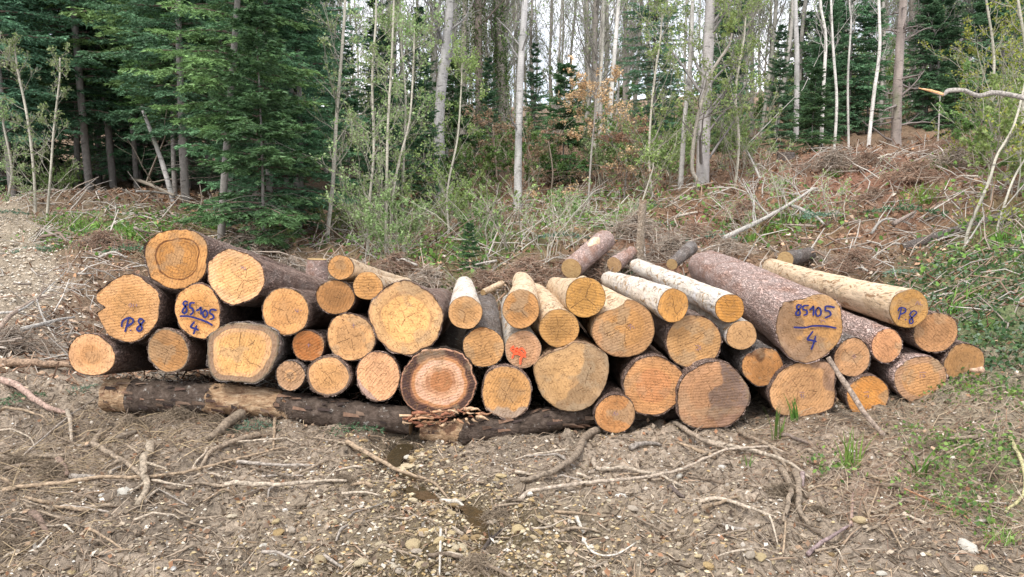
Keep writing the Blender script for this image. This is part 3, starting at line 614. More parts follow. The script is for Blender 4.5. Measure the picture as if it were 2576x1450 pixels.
LG(42, 'deep orange round log behind the foot of the leaning branch', (2182,996), (54,54), col=(.50,.26,.075), heart=(.4,(1.05,1.1,1.1)), rim=.02, rimcol=(.28,.14,.09), cracks=1, crl=.3, dY=-.05)
LG(43, 'wide pale log half sunk in the grassy bank', (2315,954), (67,61), col=(.55,.37,.18), heart=(.72,(1.05,1.05,1.)), ring=[(.72,.98,(.42,.33,.22),.55)], rim=.02, rimcol=(.27,.19,.14), cracks=2, crl=.4, bark='bark_red', dY=-.03)
LG(44, 'last brown log at the right tip of the stack against the bank', (2425,913), (51,51), col=(.44,.28,.13), stain=[(0,.72,(.5,.4,.27),.5)], rim=.02, rimcol=(.2,.13,.09), cracks=1, crl=.4, dY=.05)

# writing
blue = [
 (2, Z1, [[(606,790),(595,840),(577,902)], [(550,862),(560,815),(605,788),(640,800),(640,826),(600,852),(588,852)], [(622,884),(628,890)], [(727,806),(703,795),(686,815),(702,842),(714,868),(703,890),(682,890),(676,872),(700,846),(725,818),(729,804)]], 5.2, 'P.8 written in blue paint'),
 (4, Z1, [[(1082,664),(1058,656),(1042,676),(1064,702),(1070,736),(1050,752),(1036,736),(1050,710),(1078,676)], [(1136,668),(1100,672),(1097,705),(1116,714),(1121,745),(1096,766)], [(1146,732),(1168,722),(1184,706),(1186,764)], [(1214,728),(1200,752),(1210,782),(1228,778),(1236,750),(1222,728),(1208,732)], [(1312,728),(1268,722),(1256,750),(1280,764),(1284,790),(1254,802)], [(1015,775),(1080,775),(1160,795),(1230,820),(1280,848)], [(1136,816),(1106,858),(1132,872),(1168,886)], [(1154,848),(1140,882),(1125,920)]], 5., 'number 85105 over 4 in blue paint'),
 (36, Z4, [[(778,470),(752,466),(742,486),(764,510),(766,534),(746,542),(738,522),(760,498),(780,474)], [(830,470),(792,475),(790,500),(814,506),(816,532),(790,542)], [(832,506),(850,492),(864,478),(862,546)], [(896,486),(878,512),(890,546),(912,538),(918,508),(902,486),(888,492)], [(1018,484),(956,476),(950,506),(978,512),(986,540),(944,562)], [(718,628),(800,630),(860,618),(950,620),(1030,634)], [(860,655),(820,712),(850,722),(886,732)], [(878,690),(864,740),(845,790)]], 4.6, 'number 85105 over 4 in blue paint'),
 (37, Z4, [[(1500,490),(1492,530),(1478,572)], [(1474,512),(1490,488),(1526,492),(1528,516),(1494,536)], [(1527,570),(1534,575)], [(1608,516),(1584,510),(1560,536),(1576,562),(1583,590),(1566,601),(1557,580),(1580,554),(1604,532),(1611,516)]], 4., 'P.8 written in blue paint')]
for k, zf, st, wpx, lb in blue: mark(L[k], [zf(s) for s in st], M['blue'], wpx, 'painted_mark', lb)
mark(L[22], [Z2(s) for s in [[(1335,1012),(1312,1040),(1336,1058),(1362,1028),(1348,1078),(1382,1040),(1404,1036),(1424,1062)], [(1320,1112),(1340,1070),(1372,1078),(1402,1088),(1432,1100)], [(1432,1066),(1392,1108),(1385,1160)], [(1330,1030),(1380,1055),(1410,1080)]]], M['orange'], 5., 'spray_mark', 'scribble of orange spray paint')
for k, (u, v), st in [(6,(606,668),[[(0,0),(6,6)],[(0,8),(7,2),(9,10)],[(12,2),(13,11)]]), (7,(742,775),[[(0,0),(4,7),(10,6)],[(8,0),(8,11)],[(14,4),(18,5)]]), (15,(886,812),[[(0,5),(8,5)],[(4,0),(4,12)]]),
        (2,(325,762),[[(0,6),(4,0),(8,6),(2,9)],[(12,0),(12,10)],[(17,4),(23,4)],[(20,1),(20,9)]]), (28,(1540,1032),[[(0,12),(8,0)],[(3,2),(9,12)],[(10,4),(14,10)]]), (37,(2300,757),[[(0,8),(6,0),(8,9)],[(12,0),(12,8),(18,9)]]),
        (41,(2008,985),[[(0,0),(14,0)],[(2,8),(6,5),(6,14)],[(11,5),(11,14)]]), (42,(2170,985),[[(0,0),(14,-1)],[(2,10),(9,7)],[(12,5),(11,14)]]), (43,(2310,935),[[(0,0),(18,0)],[(2,6),(2,14)],[(7,6),(13,8),(8,14)]]), (40,(2140,890),[[(0,6),(9,0)],[(3,10),(12,4)]]), (32,(1748,868),[[(0,0),(8,0),(8,10),(0,10)],[(12,0),(13,10)]]), (26,(1578,815),[[(0,5),(8,0),(6,12)],[(11,3),(17,10)]]), (9,(772,862),[[(0,4),(10,4)],[(5,0),(5,10)]]), (36,(2058,800),[[(0,0),(6,5)],[(4,10),(10,4),(16,9)]])]:
    mark(L[k], [[(u + a, v + b) for a, b in s] for s in st], M['pencil'], 1.6, 'tally_mark', 'small faded crayon tally mark')

# ------------------------------------------------------------------ free-form logs, stumps, sticks
def tubeobj(name, pts, rad, mat, colr, sides=12, nseg=None, lump=.08, seed=1, caps=True, parent=None, loc=None, col2=None):
    pts = np.array(pts, float); c = catmull(pts, nseg or 6) if len(pts) > 2 else np.linspace(pts[0], pts[1], (nseg or 6) + 3)
    n = len(c); t = np.linspace(0, 1, n); R = np.interp(t, np.linspace(0, 1, len(np.atleast_1d(rad))) if len(np.atleast_1d(rad)) > 1 else [0, 1], np.atleast_1d(rad) if len(np.atleast_1d(rad)) > 1 else [rad, rad])
    if caps:
        e0 = c[0] + (c[0] - c[1]) * .02; e1 = c[-1] + (c[-1] - c[-2]) * .02
        c = np.vstack([e0, c, e1]); R = np.concatenate([[R[0] * .15], R, [R[-1] * .15]])
    org = c[0].copy() if loc is None else np.array(loc); V, Q_ = tubes((c - org)[None], R[None], sides)
    Vn = V.reshape(len(c), sides, 3); ctr = (c - org)[:, None, :]; a = np.arange(sides)
    k = 1 + lump * 2 * vn(np.arange(len(c))[:, None] * .8 + 0 * a, a[None] * 1.1 + seed, seed) + lump * vn(np.arange(len(c))[:, None] * 2.1 + 0 * a, a[None] * 2.3 + seed, seed + 4)
    Vn = ctr + (Vn - ctr) * k[..., None]; b = Buf()
    cc = np.tile(np.array(colr), (len(c) * sides, 1)) * (1 + .3 * vn(np.repeat(np.arange(len(c)), sides) * .9, np.tile(a, len(c)) * .7, seed + 2)[:, None])
    b.add(Vn.reshape(-1, 3), Q_, cc)
    if parent is not None: return obj(name, b.mesh(name, mat), parent)
    return obj(name, b.mesh(name, mat), None, tuple(org))
# bearer logs under the stack
s49 = 4.92 / F
def bearer_mat():
    m, t, b = new_mat('half_peeled_bark', .8, .25); v = objc(t, (1, 1, 1)); vl = objc(t, (.25, 1, 1)); sx = N(t, 'ShaderNodeSeparateColor'); t.links.new(attr(t).outputs['Color'], sx.inputs[0])
    n1 = noise(t, v, 22, 5, .7, .5); n2 = noise(t, v, 7, 5, .7); nl = noise(t, vl, 45, 5, .7)
    c = ramp(t, n1, [(.3, (.035,.025,.018)), (.5, (.085,.06,.045)), (.72, (.16,.12,.095))])
    c = mixc(t, c, (.40,.38,.34), ramp(t, noise(t, v, 16, 5, .75), [(.60, 0.), (.66, .8)]))
    p = ramp(t, nl, [(.3, (.17,.09,.05)), (.5, (.40,.26,.15)), (.7, (.56,.42,.28))]); p = mixc(t, p, (.15,.07,.04), ramp(t, n2, [(.55, 0.), (.62, .8)]))
    k = math_(t, 'ADD', sx.outputs[0], math_(t, 'MULTIPLY', math_(t, 'SUBTRACT', noise(t, v, 6, 5, .7), .5), 1.3)); k = ramp(t, k, [(.48, 0.), (.52, 1.)])
    c = mixc(t, c, p, k); t.links.new(c, b.inputs['Base Color']); bump(t, b, math_(t, 'SUBTRACT', math_(t, 'ADD', n1, nl), k), .02); return m
M['bearer'] = bearer_mat()
def bearer(label, pts, rad, peel):
    p = np.array([P(*q) for q in pts]); c = catmull(p, 24); n = len(c); sd_ = 40; tt = np.linspace(0, 1, n); R_ = np.interp(tt, np.linspace(0, 1, len(rad)), rad)
    t = thing('bearer_log', label, 'log', tuple(p[0]), 'felled logs under the stack'); V, Q_ = tubes((c - p[0])[None], R_[None], sd_); Vn = V.reshape(n, sd_, 3); a = np.arange(sd_)[None]; q = np.arange(n)[:, None]
    pk = np.interp(tt, [x for x, _ in peel], [y for _, y in peel])
    k = 1 + .12 * vn(q * .25 + 0 * a, np.cos(a * .157) * 2.5, 4) + .13 * vn(q * .9 + 0 * a, a * .45 + 0 * q, 14) + .09 * vn(q * 2.3 + 0 * a, a * 1.1 + 0 * q, 24)
    Vn = (c - p[0])[:, None] + (Vn - (c - p[0])[:, None]) * k[..., None]; b = Buf(); b.add(Vn.reshape(-1, 3), Q_, np.repeat(pk, sd_)[:, None].repeat(3, 1)); obj('bark', b.mesh('bark', M['bearer']), t)
    fb = Buf(); fr_ = np.random.RandomState(n); cnt_ = 150; qi = fr_.randint(2, n - 2, cnt_); ai = fr_.randint(0, sd_, cnt_); out = nrm(Vn[qi, ai] - (c - p[0])[qi]); ax = nrm(c[qi + 1] - c[qi - 1]); sd2_ = np.cross(ax, out)
    L1 = fr_.uniform(.03, .12, cnt_)[:, None]; W1 = fr_.uniform(.004, .016, cnt_)[:, None]; o0 = Vn[qi, ai] + out * .003; lift_ = out * fr_.uniform(.004, .028, cnt_)[:, None]
    Vf = np.stack([o0 - sd2_ * W1, o0 + sd2_ * W1, o0 + ax * L1 + sd2_ * W1 * .7 + lift_, o0 + ax * L1 * .8 - sd2_ * W1 * .5 + lift_ * .6], 1); fb.add(Vf.reshape(-1, 3), np.arange(cnt_ * 4).reshape(-1, 4), pal([(.10,.06,.045),(.15,.10,.07),(.20,.12,.08),(.05,.035,.03)], cnt_, 4, .3, fr_)); tag(obj('loose_bark', fb.mesh('loose_bark', M['litter'], False), t), kind='stuff')
    for e in (0, -1):
        cb = Buf(); ctr = (c[e] - p[0])[None]; ii = np.arange(sd_); f = np.stack([ii, (ii + 1) % sd_, np.full(sd_, sd_)], 1); cb.add(np.concatenate([Vn[e], ctr]), f if e else f[:, ::-1], (.34,.22,.12)); obj('cut_end', cb.mesh('cut_end', M['splinter'], False), t)
bearer('dark bearer log with peeled yellow-brown patches under the left half of the stack', [(272,990,4.98),(374,998,4.96),(500,1001,4.94),(640,1008,4.93),(800,1034,4.90),(1035,1058,4.86)], [44*s49,42*s49,40*s49,38*s49,37*s49,34*s49], [(0,1.),(.11,1.),(.14,0.),(.42,.05),(.47,.85),(.62,.75),(.72,.45),(.8,.2),(1,.1)])
bearer('mossy dark bearer log bending upward beneath the big grey angular log', [(1060,1080,4.84),(1150,1086,4.82),(1260,1076,4.84),(1380,1054,4.87),(1500,1040,4.93),(1720,1030,5.05)], [25*s49,33*s49,33*s49,30*s49,27*s49,22*s49], [(0,1.),(.16,.9),(.24,.3),(.4,.2),(.6,.2),(1,.1)])
# splintered wood between the bearers
t = thing('splintered_wood', 'torn orange-brown splinters where the two bearer logs meet', 'splinters', tuple(P(1090,1075,4.72)))
rs = np.random.RandomState(5)
for k in range(60):
    q_ = rs.uniform(); a = P(1015 + 190 * q_ + rs.uniform(-20,20), rs.uniform(1042,1075) - 22 * q_, 4.70 + rs.uniform(-.02,.07)); d = np.array([rs.uniform(-.05,.13), rs.uniform(-.015,.015), rs.uniform(-.035,.012)]) * rs.uniform(.6,1.3)
    tubeobj('splinter', [a, a + d * .5 + rs.normal(size=3) * .006, a + d], [.003 + .008 * rs.uniform(), .004 + .009 * rs.uniform(), .0015], M['splinter'], [(.42,.23,.13),(.55,.38,.24),(.28,.12,.07)][k % 3], 5, 3, .4, k, True, t, P(1090,1075,4.72))

def gpt(u, v, lift=0.):
    p = G(u, v)
    if p is None: p = P(u, v, 30)
    p = p.copy(); p[2] += lift; return p
PX = lambda p: p[1] / F / .985
def stick(label, uv, wpx, colr=(.30,.235,.165), name='fallen_stick', lift=.6, group='sticks strewn over the mud', forks=0, cat='stick', seed=None, taper=.55):
    seed = seed or int(uv[0][0] + uv[0][1] * 3) % 997; pts = []
    dense = catmull(uv, 4) if len(uv) > 2 else np.array([uv[0], uv[1]], float)
    cl_ = np.concatenate([[0], np.cumsum(np.hypot(*np.diff(dense, axis=0).T))]); nn_ = max(4, int(cl_[-1] / 13)); q_ = np.linspace(0, cl_[-1], nn_); dense = np.stack([np.interp(q_, cl_, dense[:, k]) for k in (0, 1)], 1)
    for u, v in dense:
        p = gpt(u, v); pts.append(p)
    pts = np.array(pts); r = wpx * 1.2 * PX(pts[0]) / 2
    z = pts[:, 2].copy()
    for _ in range(60): z[1:-1] = np.maximum(z[1:-1], (z[:-2] + z[2:]) / 2)
    pts[:, 2] = z + r * lift + .012; n = len(pts)
    rs = np.random.RandomState(seed); pts[1:-1] += rs.normal(size=(n - 2, 3)) * r * .12
    t = tubeobj(name, pts, list(np.linspace(r * 1.1, r * taper, 5)), M['stick'], colr, 8, 3, .16, seed)
    tag(t, label, cat, group)
    if forks:
        PT = np.array(pts)[None]; PT = np.stack([np.interp(np.linspace(0, n - 1, 8), np.arange(n), pts[:, k]) for k in range(3)], -1)[None]
        RR = np.full((1, 8), r); ch, cr = grow(PT, RR, forks, .2, .95, .7, .3, 5, .05, .0, .55, .3, rs); b = Buf(); V, Q_ = tubes(ch - pts[0], cr, 5); b.add(V, Q_, colr)
        obj('side_twig', b.mesh('side_twig', M['stick']), t, (0,0,0))
        for c_ in t.children: c_.location = Vector(tuple(pts[0])) - t.location
    return t
MUDC = (.28,.22,.16); GREY = (.33,.285,.24); PALEC = (.44,.365,.28); PINK = (.36,.25,.20); TAN = (.33,.245,.165); DKC = (.075,.06,.05); WHT = (.55,.50,.42)
SK = [
 ('reddish bent branch reaching in beside the lower left end of the stack', [(-20,984),(45,1002),(109,1043),(168,1046)], 15, PINK, 0),
 ('short pale upright end of the reddish bent branch', [(170,1040),(178,1075),(180,1112)], 10, PALEC, 0),
 ('half-peeled log-like branch left of the stack on the ground', [(-20,930),(110,938),(206,946)], 20, (.32,.22,.15), 0),
 ('long straight grey twig running up toward the bearer log', [(49,1151),(150,1085),(263,1005)], 4, GREY, 0),
 ('thick straight stick meeting the forked root from its left', [(233,1120),(300,1168),(360,1221)], 12, MUDC, 0),
 ('mud-coated forked root standing out in the open mud', [(379,1131),(375,1161),(362,1172),(364,1221),(370,1258),(345,1285)], 17, (.33,.27,.20), 3),
 ('longest stick sweeping across the left mud under the root', [(8,1238),(188,1230),(338,1219),(488,1191),(600,1161),(724,1129)], 9, TAN, 0),
 ('thick mud-caked pole end leaning down from the bearer log', [(642,1032),(580,1075),(525,1116)], 24, MUDC, 0),
 ('curved muddy stick parallel to the mud-caked pole', [(653,1090),(559,1138),(503,1183)], 12, MUDC, 0),
 ('short curled brown stick beneath the left bearer log end', [(236,1116),(248,1093),(276,1073)], 15, MUDC, 0),
 ('level half-buried stick right of the longest one', [(597,1174),(700,1179),(803,1180)], 8, GREY, 0),
 ('pale split branch lying level above the gravel', [(567,1249),(713,1238),(872,1217)], 11, PALEC, 2),
 ('thin pale stick low on the gravel left of the rill', [(338,1320),(400,1318),(454,1313)], 6, PALEC, 0),
 ('diagonal brown stick low in the left gravel', [(206,1356),(255,1378),(308,1405)], 7, TAN, 0),
 ('short slanting twig joining the level half-buried stick', [(825,1172),(713,1217)], 6, MUDC, 0),
 ('small upright peg-like stick near the longest stick', [(692,1071),(688,1135)], 7, TAN, 0),
 ('thin twig near the reddish branch', [(0,1043),(60,1055),(124,1071)], 6, TAN, 0),
 ('hooked pale twig at the left border', [(0,1090),(71,1101),(88,1127)], 5, PALEC, 0),
 ('stubby brown stick left of the long sticks', [(146,1150),(169,1198)], 15, (.30,.21,.16), 0),
 ('stubby grey stick just below the stubby brown one', [(180,1202),(240,1225)], 14, GREY, 0),
 ('thick rotten wedge of wood in the lower left mud', [(79,1307),(124,1352)], 17, (.24,.17,.13), 0),
 ('dark short stick under the end of the bearer log', [(263,1105),(345,1101)], 13, (.20,.16,.12), 0),
 ('thin straight twig below the curved muddy stick', [(548,1121),(650,1119),(750,1120)], 5, PALEC, 0),
 ('bleached stick beside the rotten wedge', [(94,1390),(131,1348)], 6, WHT, 0),
 ('tiny bleached stick above the gravel on the left', [(161,1333),(186,1354)], 6, WHT, 0),
 ('thin pale stick right of the forked root foot', [(383,1226),(484,1250)], 6, PALEC, 0),
 ('curved thick branch bending down from the small ground log', [(1505,1090),(1469,1116),(1455,1156),(1405,1196),(1342,1223),(1309,1220)], 15, (.29,.23,.17), 0),
 ('stick crossing the head of the rill', [(872,1140),(992,1183),(1072,1200)], 10, TAN, 0),
 ('split stick over the rill stones', [(1049,1188),(1092,1210),(1132,1236)], 7, TAN, 0),
 ('short pink-white stick beside the rill', [(1109,1236),(1172,1251)], 10, WHT, 0),
 ('level light stick at the left side of the rill', [(859,1243),(905,1235),(955,1236)], 7, PALEC, 0),
 ('wavy root-like branch in the middle right mud', [(1492,1156),(1499,1183),(1525,1190),(1572,1186),(1609,1196),(1659,1210),(1717,1240)], 9, PALEC, 2),
 ('longest branch crossing the right mud from rill to grass', [(1309,1270),(1332,1256),(1425,1241),(1509,1236),(1609,1220),(1716,1200),(1822,1165),(1927,1150),(1980,1149)], 9, (.38,.31,.24), 0),
 ('short bleached stick above the thin white arc twig', [(1449,1311),(1469,1335)], 10, WHT, 0),
 ('thin white twig bent in an arc', [(1465,1360),(1485,1393),(1512,1410),(1552,1411),(1599,1386)], 5, WHT, 0),
 ('thin pale twig right of the rill stones', [(1335,1343),(1379,1340),(1419,1323)], 5, PALEC, 1),
 ('short twig beneath the curved thick branch', [(1449,1203),(1515,1213)], 6, PALEC, 0),
 ('short dark charred stick among the right branches', [(1682,1240),(1720,1258)], 12, (.13,.10,.085), 0),
 ('short thick pale-ended stick below the ground logs', [(1585,1150),(1662,1123)], 12, GREY, 0),
 ('bleached stick standing in the lower rill', [(1109,1360),(1105,1430)], 6, WHT, 0),
 ('wet black root at the rill edge', [(1212,1373),(1240,1345),(1279,1320)], 9, DKC, 6),
 ('wet black root clump low in the rill', [(1195,1395),(1215,1410),(1225,1440)], 10, DKC, 8),
 ('branch running down from the half-grey angular log', [(1690,1072),(1716,1091),(1769,1129),(1829,1161)], 11, (.36,.29,.22), 2),
 ('straight pale branch forking off toward the straw', [(1769,1129),(1857,1145),(1927,1168),(1991,1189),(2033,1210)], 11, PALEC, 0),
 ('brown stick slanting down over the two crossing branches', [(1857,1087),(1892,1119),(1934,1150),(1963,1179),(1984,1207)], 9, MUDC, 0),
 ('left of the muddy upright roots below the crossing branches', [(1963,1207),(1984,1242),(1984,1291),(1970,1348)], 13, MUDC, 3),
 ('right of the muddy upright roots below the crossing branches', [(1998,1210),(2008,1256),(2008,1313),(2037,1348)], 14, MUDC, 3),
 ('short purplish stub beside the muddy roots', [(2015,1207),(2016,1249)], 12, (.33,.25,.23), 0),
 ('forked pale branch left of the muddy roots', [(1758,1269),(1822,1284),(1875,1305),(1913,1320),(1959,1339)], 9, PALEC, 2),
 ('thin tail of the forked pale branch', [(1913,1316),(1934,1341),(1956,1376)], 6, PALEC, 0),
 ('purple-grey stick angled on bare mud under the straw', [(2030,1401),(2086,1372),(2139,1344)], 10, (.27,.20,.19), 0),
 ('upright dry stalk rising from the purple-grey stick', [(2139,1344),(2142,1291),(2144,1260)], 8, PINK, 0),
 ('thin orange bramble stem in the right straw', [(2272,1253),(2350,1291),(2442,1339)], 4, (.42,.22,.12), 0),
 ('pale green curved stem at the right border', [(2537,1115),(2554,1158),(2568,1200),(2572,1274),(2526,1313)], 8, (.42,.38,.20), 0),
 ('bent straw stalk right of the purple-grey stick', [(2181,1320),(2207,1246),(2195,1228)], 5, TAN, 0),
 ('dark twig behind the tall grass blades', [(1963,1108),(2033,1126)], 9, (.22,.17,.14), 0),
 ('slim straw stalk below the tallest grass', [(2167,1281),(2188,1348)], 5, TAN, 0),
 ('slim straw stalk under the muddy roots', [(1970,1397),(1978,1291)], 5, TAN, 0),
 ('slim straw stalk above the white stones', [(2230,1353),(2269,1411)], 5, TAN, 0),
]
for (lb, uv, wp, cc, fk) in SK: stick(lb, uv, wp, cc, forks=fk)
rk = np.random.RandomState(404)
for k in range(110):
    reg = rk.uniform()
    u, v = (rk.uniform(0, 900), rk.uniform(1110, 1430)) if reg < .45 else (rk.uniform(900, 1650), rk.uniform(1130, 1430)) if reg < .7 else (rk.uniform(1600, 2500), rk.uniform(1120, 1430))
    Lp = rk.uniform(35, 150); an = rk.normal() * .5 + (math.pi if rk.uniform() < .5 else 0); du, dv = Lp * math.cos(an), Lp * .5 * math.sin(an); bx_ = rk.normal() * 5
    if G(u + du, v + dv) is None or v + dv < 1100: continue
    stick('loose broken stick in the mud', [(u, v), (u + du * .5 + bx_, v + dv * .5 + bx_ * .5), (u + du, v + dv)], rk.uniform(4, 10), [MUDC, GREY, TAN, PALEC, MUDC, (.19,.145,.105)][rk.randint(6)], forks=int(rk.uniform() < .3) * 2, group='loose broken sticks in the mud', seed=int(1000 + k), lift=.4)
# leaning branch on the stack
pts = [P(2082,898,4.68), P(2112,945,4.62), P(2140,985,4.55), P(2175,1040,4.42), gpt(2224,1108,.02)]
tag(tubeobj('leaning_branch', pts, [6*s49, 6.5*s49, 7*s49, 6*s49, 6*s49], M['stick'], (.36,.28,.22), 10, 5, .1, 9), 'bare branch leaning down from the stack past the deep orange log', 'branch')
tag(tubeobj('wooden_stub', [P(2440,930,4.75), P(2458,931,4.72), P(2472,928,4.69)], [.012,.018,.02], M['splinter'], (.60,.40,.28), 8, 3, .1, 19), 'pinkish wooden stub poking from the log at the right tip', 'stub')

# logs and stumps behind the stack
def cutlog(label, a, b, rpx, mat='bark', facec=(.45,.30,.14), name='cut_log', group='cut logs and stumps behind the stack', patch=None, r1=None, cat='log'):
    a = np.array(a); b = np.array(b); r = rpx * PX(a); t = thing(name, label, cat, tuple(a), group)
    p = np.linspace(a, b, 4); R1 = (r1 or rpx) * PX(a)
    tubeobj('bark', p, [r, R1], M[mat], (1,1,1), 22, 8, .05, int(rpx * 7), False, t, a)
    d = nrm(b - a)
    for e, s_, rr in ((a, -1, r), (b, 1, R1)):
        n0 = nrm(np.cross(d, [0.01, .02, 1.])) if abs(d[2]) < .9 else nrm(np.cross(d, [1., 0, 0])); n1 = np.cross(d, n0); NA = 32; an = np.arange(NA) * 2 * math.pi / NA; bf = Buf()
        V = []; D_ = []
        for q in (0, .33, .66, 1.0):
            V.append((e - a) + s_ * d * .004 + rr * q * (np.cos(an)[:, None] * n0 + np.sin(an)[:, None] * n1)); D_.append(np.tile([rr * q, 0, .3, 1], (NA, 1)))
        i = np.arange(4 * NA).reshape(4, NA); j = np.roll(i, -1, 1)
        bf.add(np.concatenate(V), np.stack([i[:-1], j[:-1], j[1:], i[1:]], -1).reshape(-1, 4), facec, np.concatenate(D_)); obj('cut_end', bf.mesh('cut_end', M['face']), t)
    if patch: 
        tubeobj('peeled_patch', [a + (b - a) * patch[0] + np.array([0, -r * .55, r * .62]), a + (b - a) * (patch[0] + patch[1]) / 2 + np.array([0, -r * .5, r * .70]), a + (b - a) * patch[1] + np.array([0, -r * .55, r * .62])], [r * .3, r * .6, r * .2], M['splinter'], (.62,.45,.3), 8, 4, .1, 3, True, t, a)
    return t
cutlog('short barked log with a peeled strip propped up behind the stack', P(1437,675,8.9), P(1520,604,10.1), 26, 'bark_red', patch=(.45,.85), r1=30)
p_ = gpt(795,700); cutlog('broken reddish tree stump behind the slim stripped log', P(796,715,9.6), P(797,652,9.6), 29, 'bark_red', name='tree_stump', cat='stump', r1=24)
cutlog('tall thin snapped post standing behind the propped log', P(1608,650,9.7), P(1617,503,9.7), 11, 'bark_tan', name='snapped_trunk', cat='stump', r1=9)
cutlog('weathered grey stump at the top of the cleared slope', gpt(1976,398), gpt(1976,398) + np.array([0, 0, .28]), 23, 'bark_grey', name='tree_stump', cat='stump', r1=20)
cutlog('grey weathered branch end beside the rear of the red-barked log', P(1690,664,8.8), P(1738,622,9.4), 14, 'bark_grey', r1=18)
cutlog('long mossy log on the right bank with an orange cut end', gpt(2268,640,.12), gpt(2540,556,.12), 12, 'bark_grey', (.5,.28,.12), r1=14)
cutlog('rounded grey boulder-like butt of a log beyond the golden P.8 log', P(1975,652,9.2), P(2035,640,9.9), 20, 'bark_grey', r1=19)
cutlog('red-barked split chunk lying behind the propped log', P(1545,665,9.3), P(1590,632,9.7), 20, 'bark_red', (.55,.35,.18), r1=14)
cutlog('pale stick log jutting over the rear of the stack middle', P(1215,735,8.2), P(1262,712,8.5), 8, 'peeled_tan', (.6,.4,.2))

# ------------------------------------------------------------------ stones
def stone_mesh(seed):
    rs = np.random.RandomState(seed); t_ = (1 + 5 ** .5) / 2
    V = nrm(np.array([(-1,t_,0),(1,t_,0),(-1,-t_,0),(1,-t_,0),(0,-1,t_),(0,1,t_),(0,-1,-t_),(0,1,-t_),(t_,0,-1),(t_,0,1),(-t_,0,-1),(-t_,0,1)]))
    Fc = np.array([(0,11,5),(0,5,1),(0,1,7),(0,7,10),(0,10,11),(1,5,9),(5,11,4),(11,10,2),(10,7,6),(7,1,8),(3,9,4),(3,4,2),(3,2,6),(3,6,8),(3,8,9),(4,9,5),(2,4,11),(6,2,10),(8,6,7),(9,8,1)])
    e = {}; V = list(V); F2 = []
    def mid(a, b):
        k = (min(a, b), max(a, b))
        if k not in e: e[k] = len(V); V.append(nrm((V[a] + V[b]) / 2))
        return e[k]
    for a, b, c in Fc:
        x, y, z = mid(a, b), mid(b, c), mid(c, a); F2 += [(a, x, z), (b, y, x), (c, z, y), (x, y, z)]
    V = np.array(V); V = V * (1 + rs.uniform(-.16, .16, (len(V), 1))) * rs.uniform(.65, 1.15, 3) * np.array([1.15, .9, .62])
    return V, np.array(F2)
SM = [stone_mesh(k) for k in range(8)]
SCOL = [(.52,.45,.33),(.46,.36,.21),(.60,.56,.48),(.38,.32,.25),(.50,.40,.24),(.66,.63,.57)]
YCOL = [(.44,.31,.15),(.46,.36,.20),(.34,.24,.125),(.54,.45,.30)]
smeshes = []
for k in range(8):
    for c in range(6):
        b = Buf(); b.add(SM[k][0], SM[k][1], SCOL[c]); smeshes.append(b.mesh('stone', M['stone'], smooth=False))
ymeshes = []
for k in range(8):
    for c in range(4):
        b = Buf(); b.add(SM[k][0], SM[k][1], YCOL[c]); ymeshes.append(b.mesh('stone', M['stone'], smooth=False))
rs = np.random.RandomState(33)
def put_stone(x, y, r, ms, label, group, sink=.2):
    o = obj('stone', ms, None, (x, y, float(H(x, y)) + r * .35 * (1 - sink))); o.scale = (r, r, r); o.rotation_euler = (rs.uniform(-.3,.3), rs.uniform(-.3,.3), rs.uniform(0,6.28))
    return tag(o, label, 'stone', group)
for (lb, u, v, wpx, yl) in [('pale flat oval stone beside the foot of the forked root',311,1250,48,0),('white stone under the pale split branch',790,1262,34,0),('rounded cream boulder among yellow pebbles of the rill',1300,1335,48,1),
    ('cream stone at the lower edge of the rill gravel',1040,1380,46,0),('upright split yellow stone in the lower rill',1195,1375,30,1),('yellow stone at the head of the rill below the splinters',1020,1160,36,1),('second yellow stone at the head of the rill',1000,1170,30,1),
    ('grey rounded stone low beside the black root clump',1060,1420,42,0),('angular pale block at the lower right of the mud',2432,1400,50,0),('long pale stone at the lower right corner',2465,1440,48,0),('cream stone under the straw by the purple-grey stick',2160,1340,34,0),
    ('white stone left of the forked pale branch',1745,1293,22,0),('white jagged stone low in the right mud',1885,1425,34,0),('white stone near the arc twig',1590,1300,26,0),('white stone among right mud chips',1560,1265,26,0),('cream stone below the rotten wedge of wood',270,1330,30,0),
    ('white stone at the lower left gravel bed',520,1345,22,0),('angular tan stone in the lower left gravel bed',700,1350,36,1),('round tan stone in the lower left gravel bed',735,1355,30,0),('pale stone at the bottom border left of the rill',805,1425,40,0)]:
    p = G(u, v); r = wpx * PX(p) / 2; put_stone(p[0], p[1], r, (ymeshes if yl else smeshes)[rs.randint(24)], lb, 'stones in the mud', .1)
nst = 0
while nst < 270:
    if rs.uniform() < .55:
        k = rs.randint(len(RILL) - 1); f_ = rs.uniform(); q = RILL[k] * (1 - f_) + RILL[k+1] * f_; x = q[0] + rs.normal() * .22; y = q[1] + rs.normal() * .14; yl = rs.uniform() < .8
        if rs.uniform() < .35: x = rs.normal() * .9 - .1; y = rs.uniform(2.7, 3.5)
    else: y = rs.uniform(2.7, 4.4); x = rs.uniform(-.72, .72) * y; yl = False
    if y > 4.62: continue
    r = rs.uniform(.011, .024) * (1.15 if yl else .9)
    put_stone(x, y, r, (ymeshes if yl else smeshes)[rs.randint(32)], 'yellowish wet rill pebble' if yl else 'small pale stone in mud', 'yellow pebbles of the rill' if yl else 'pale stones in the mud'); nst += 1
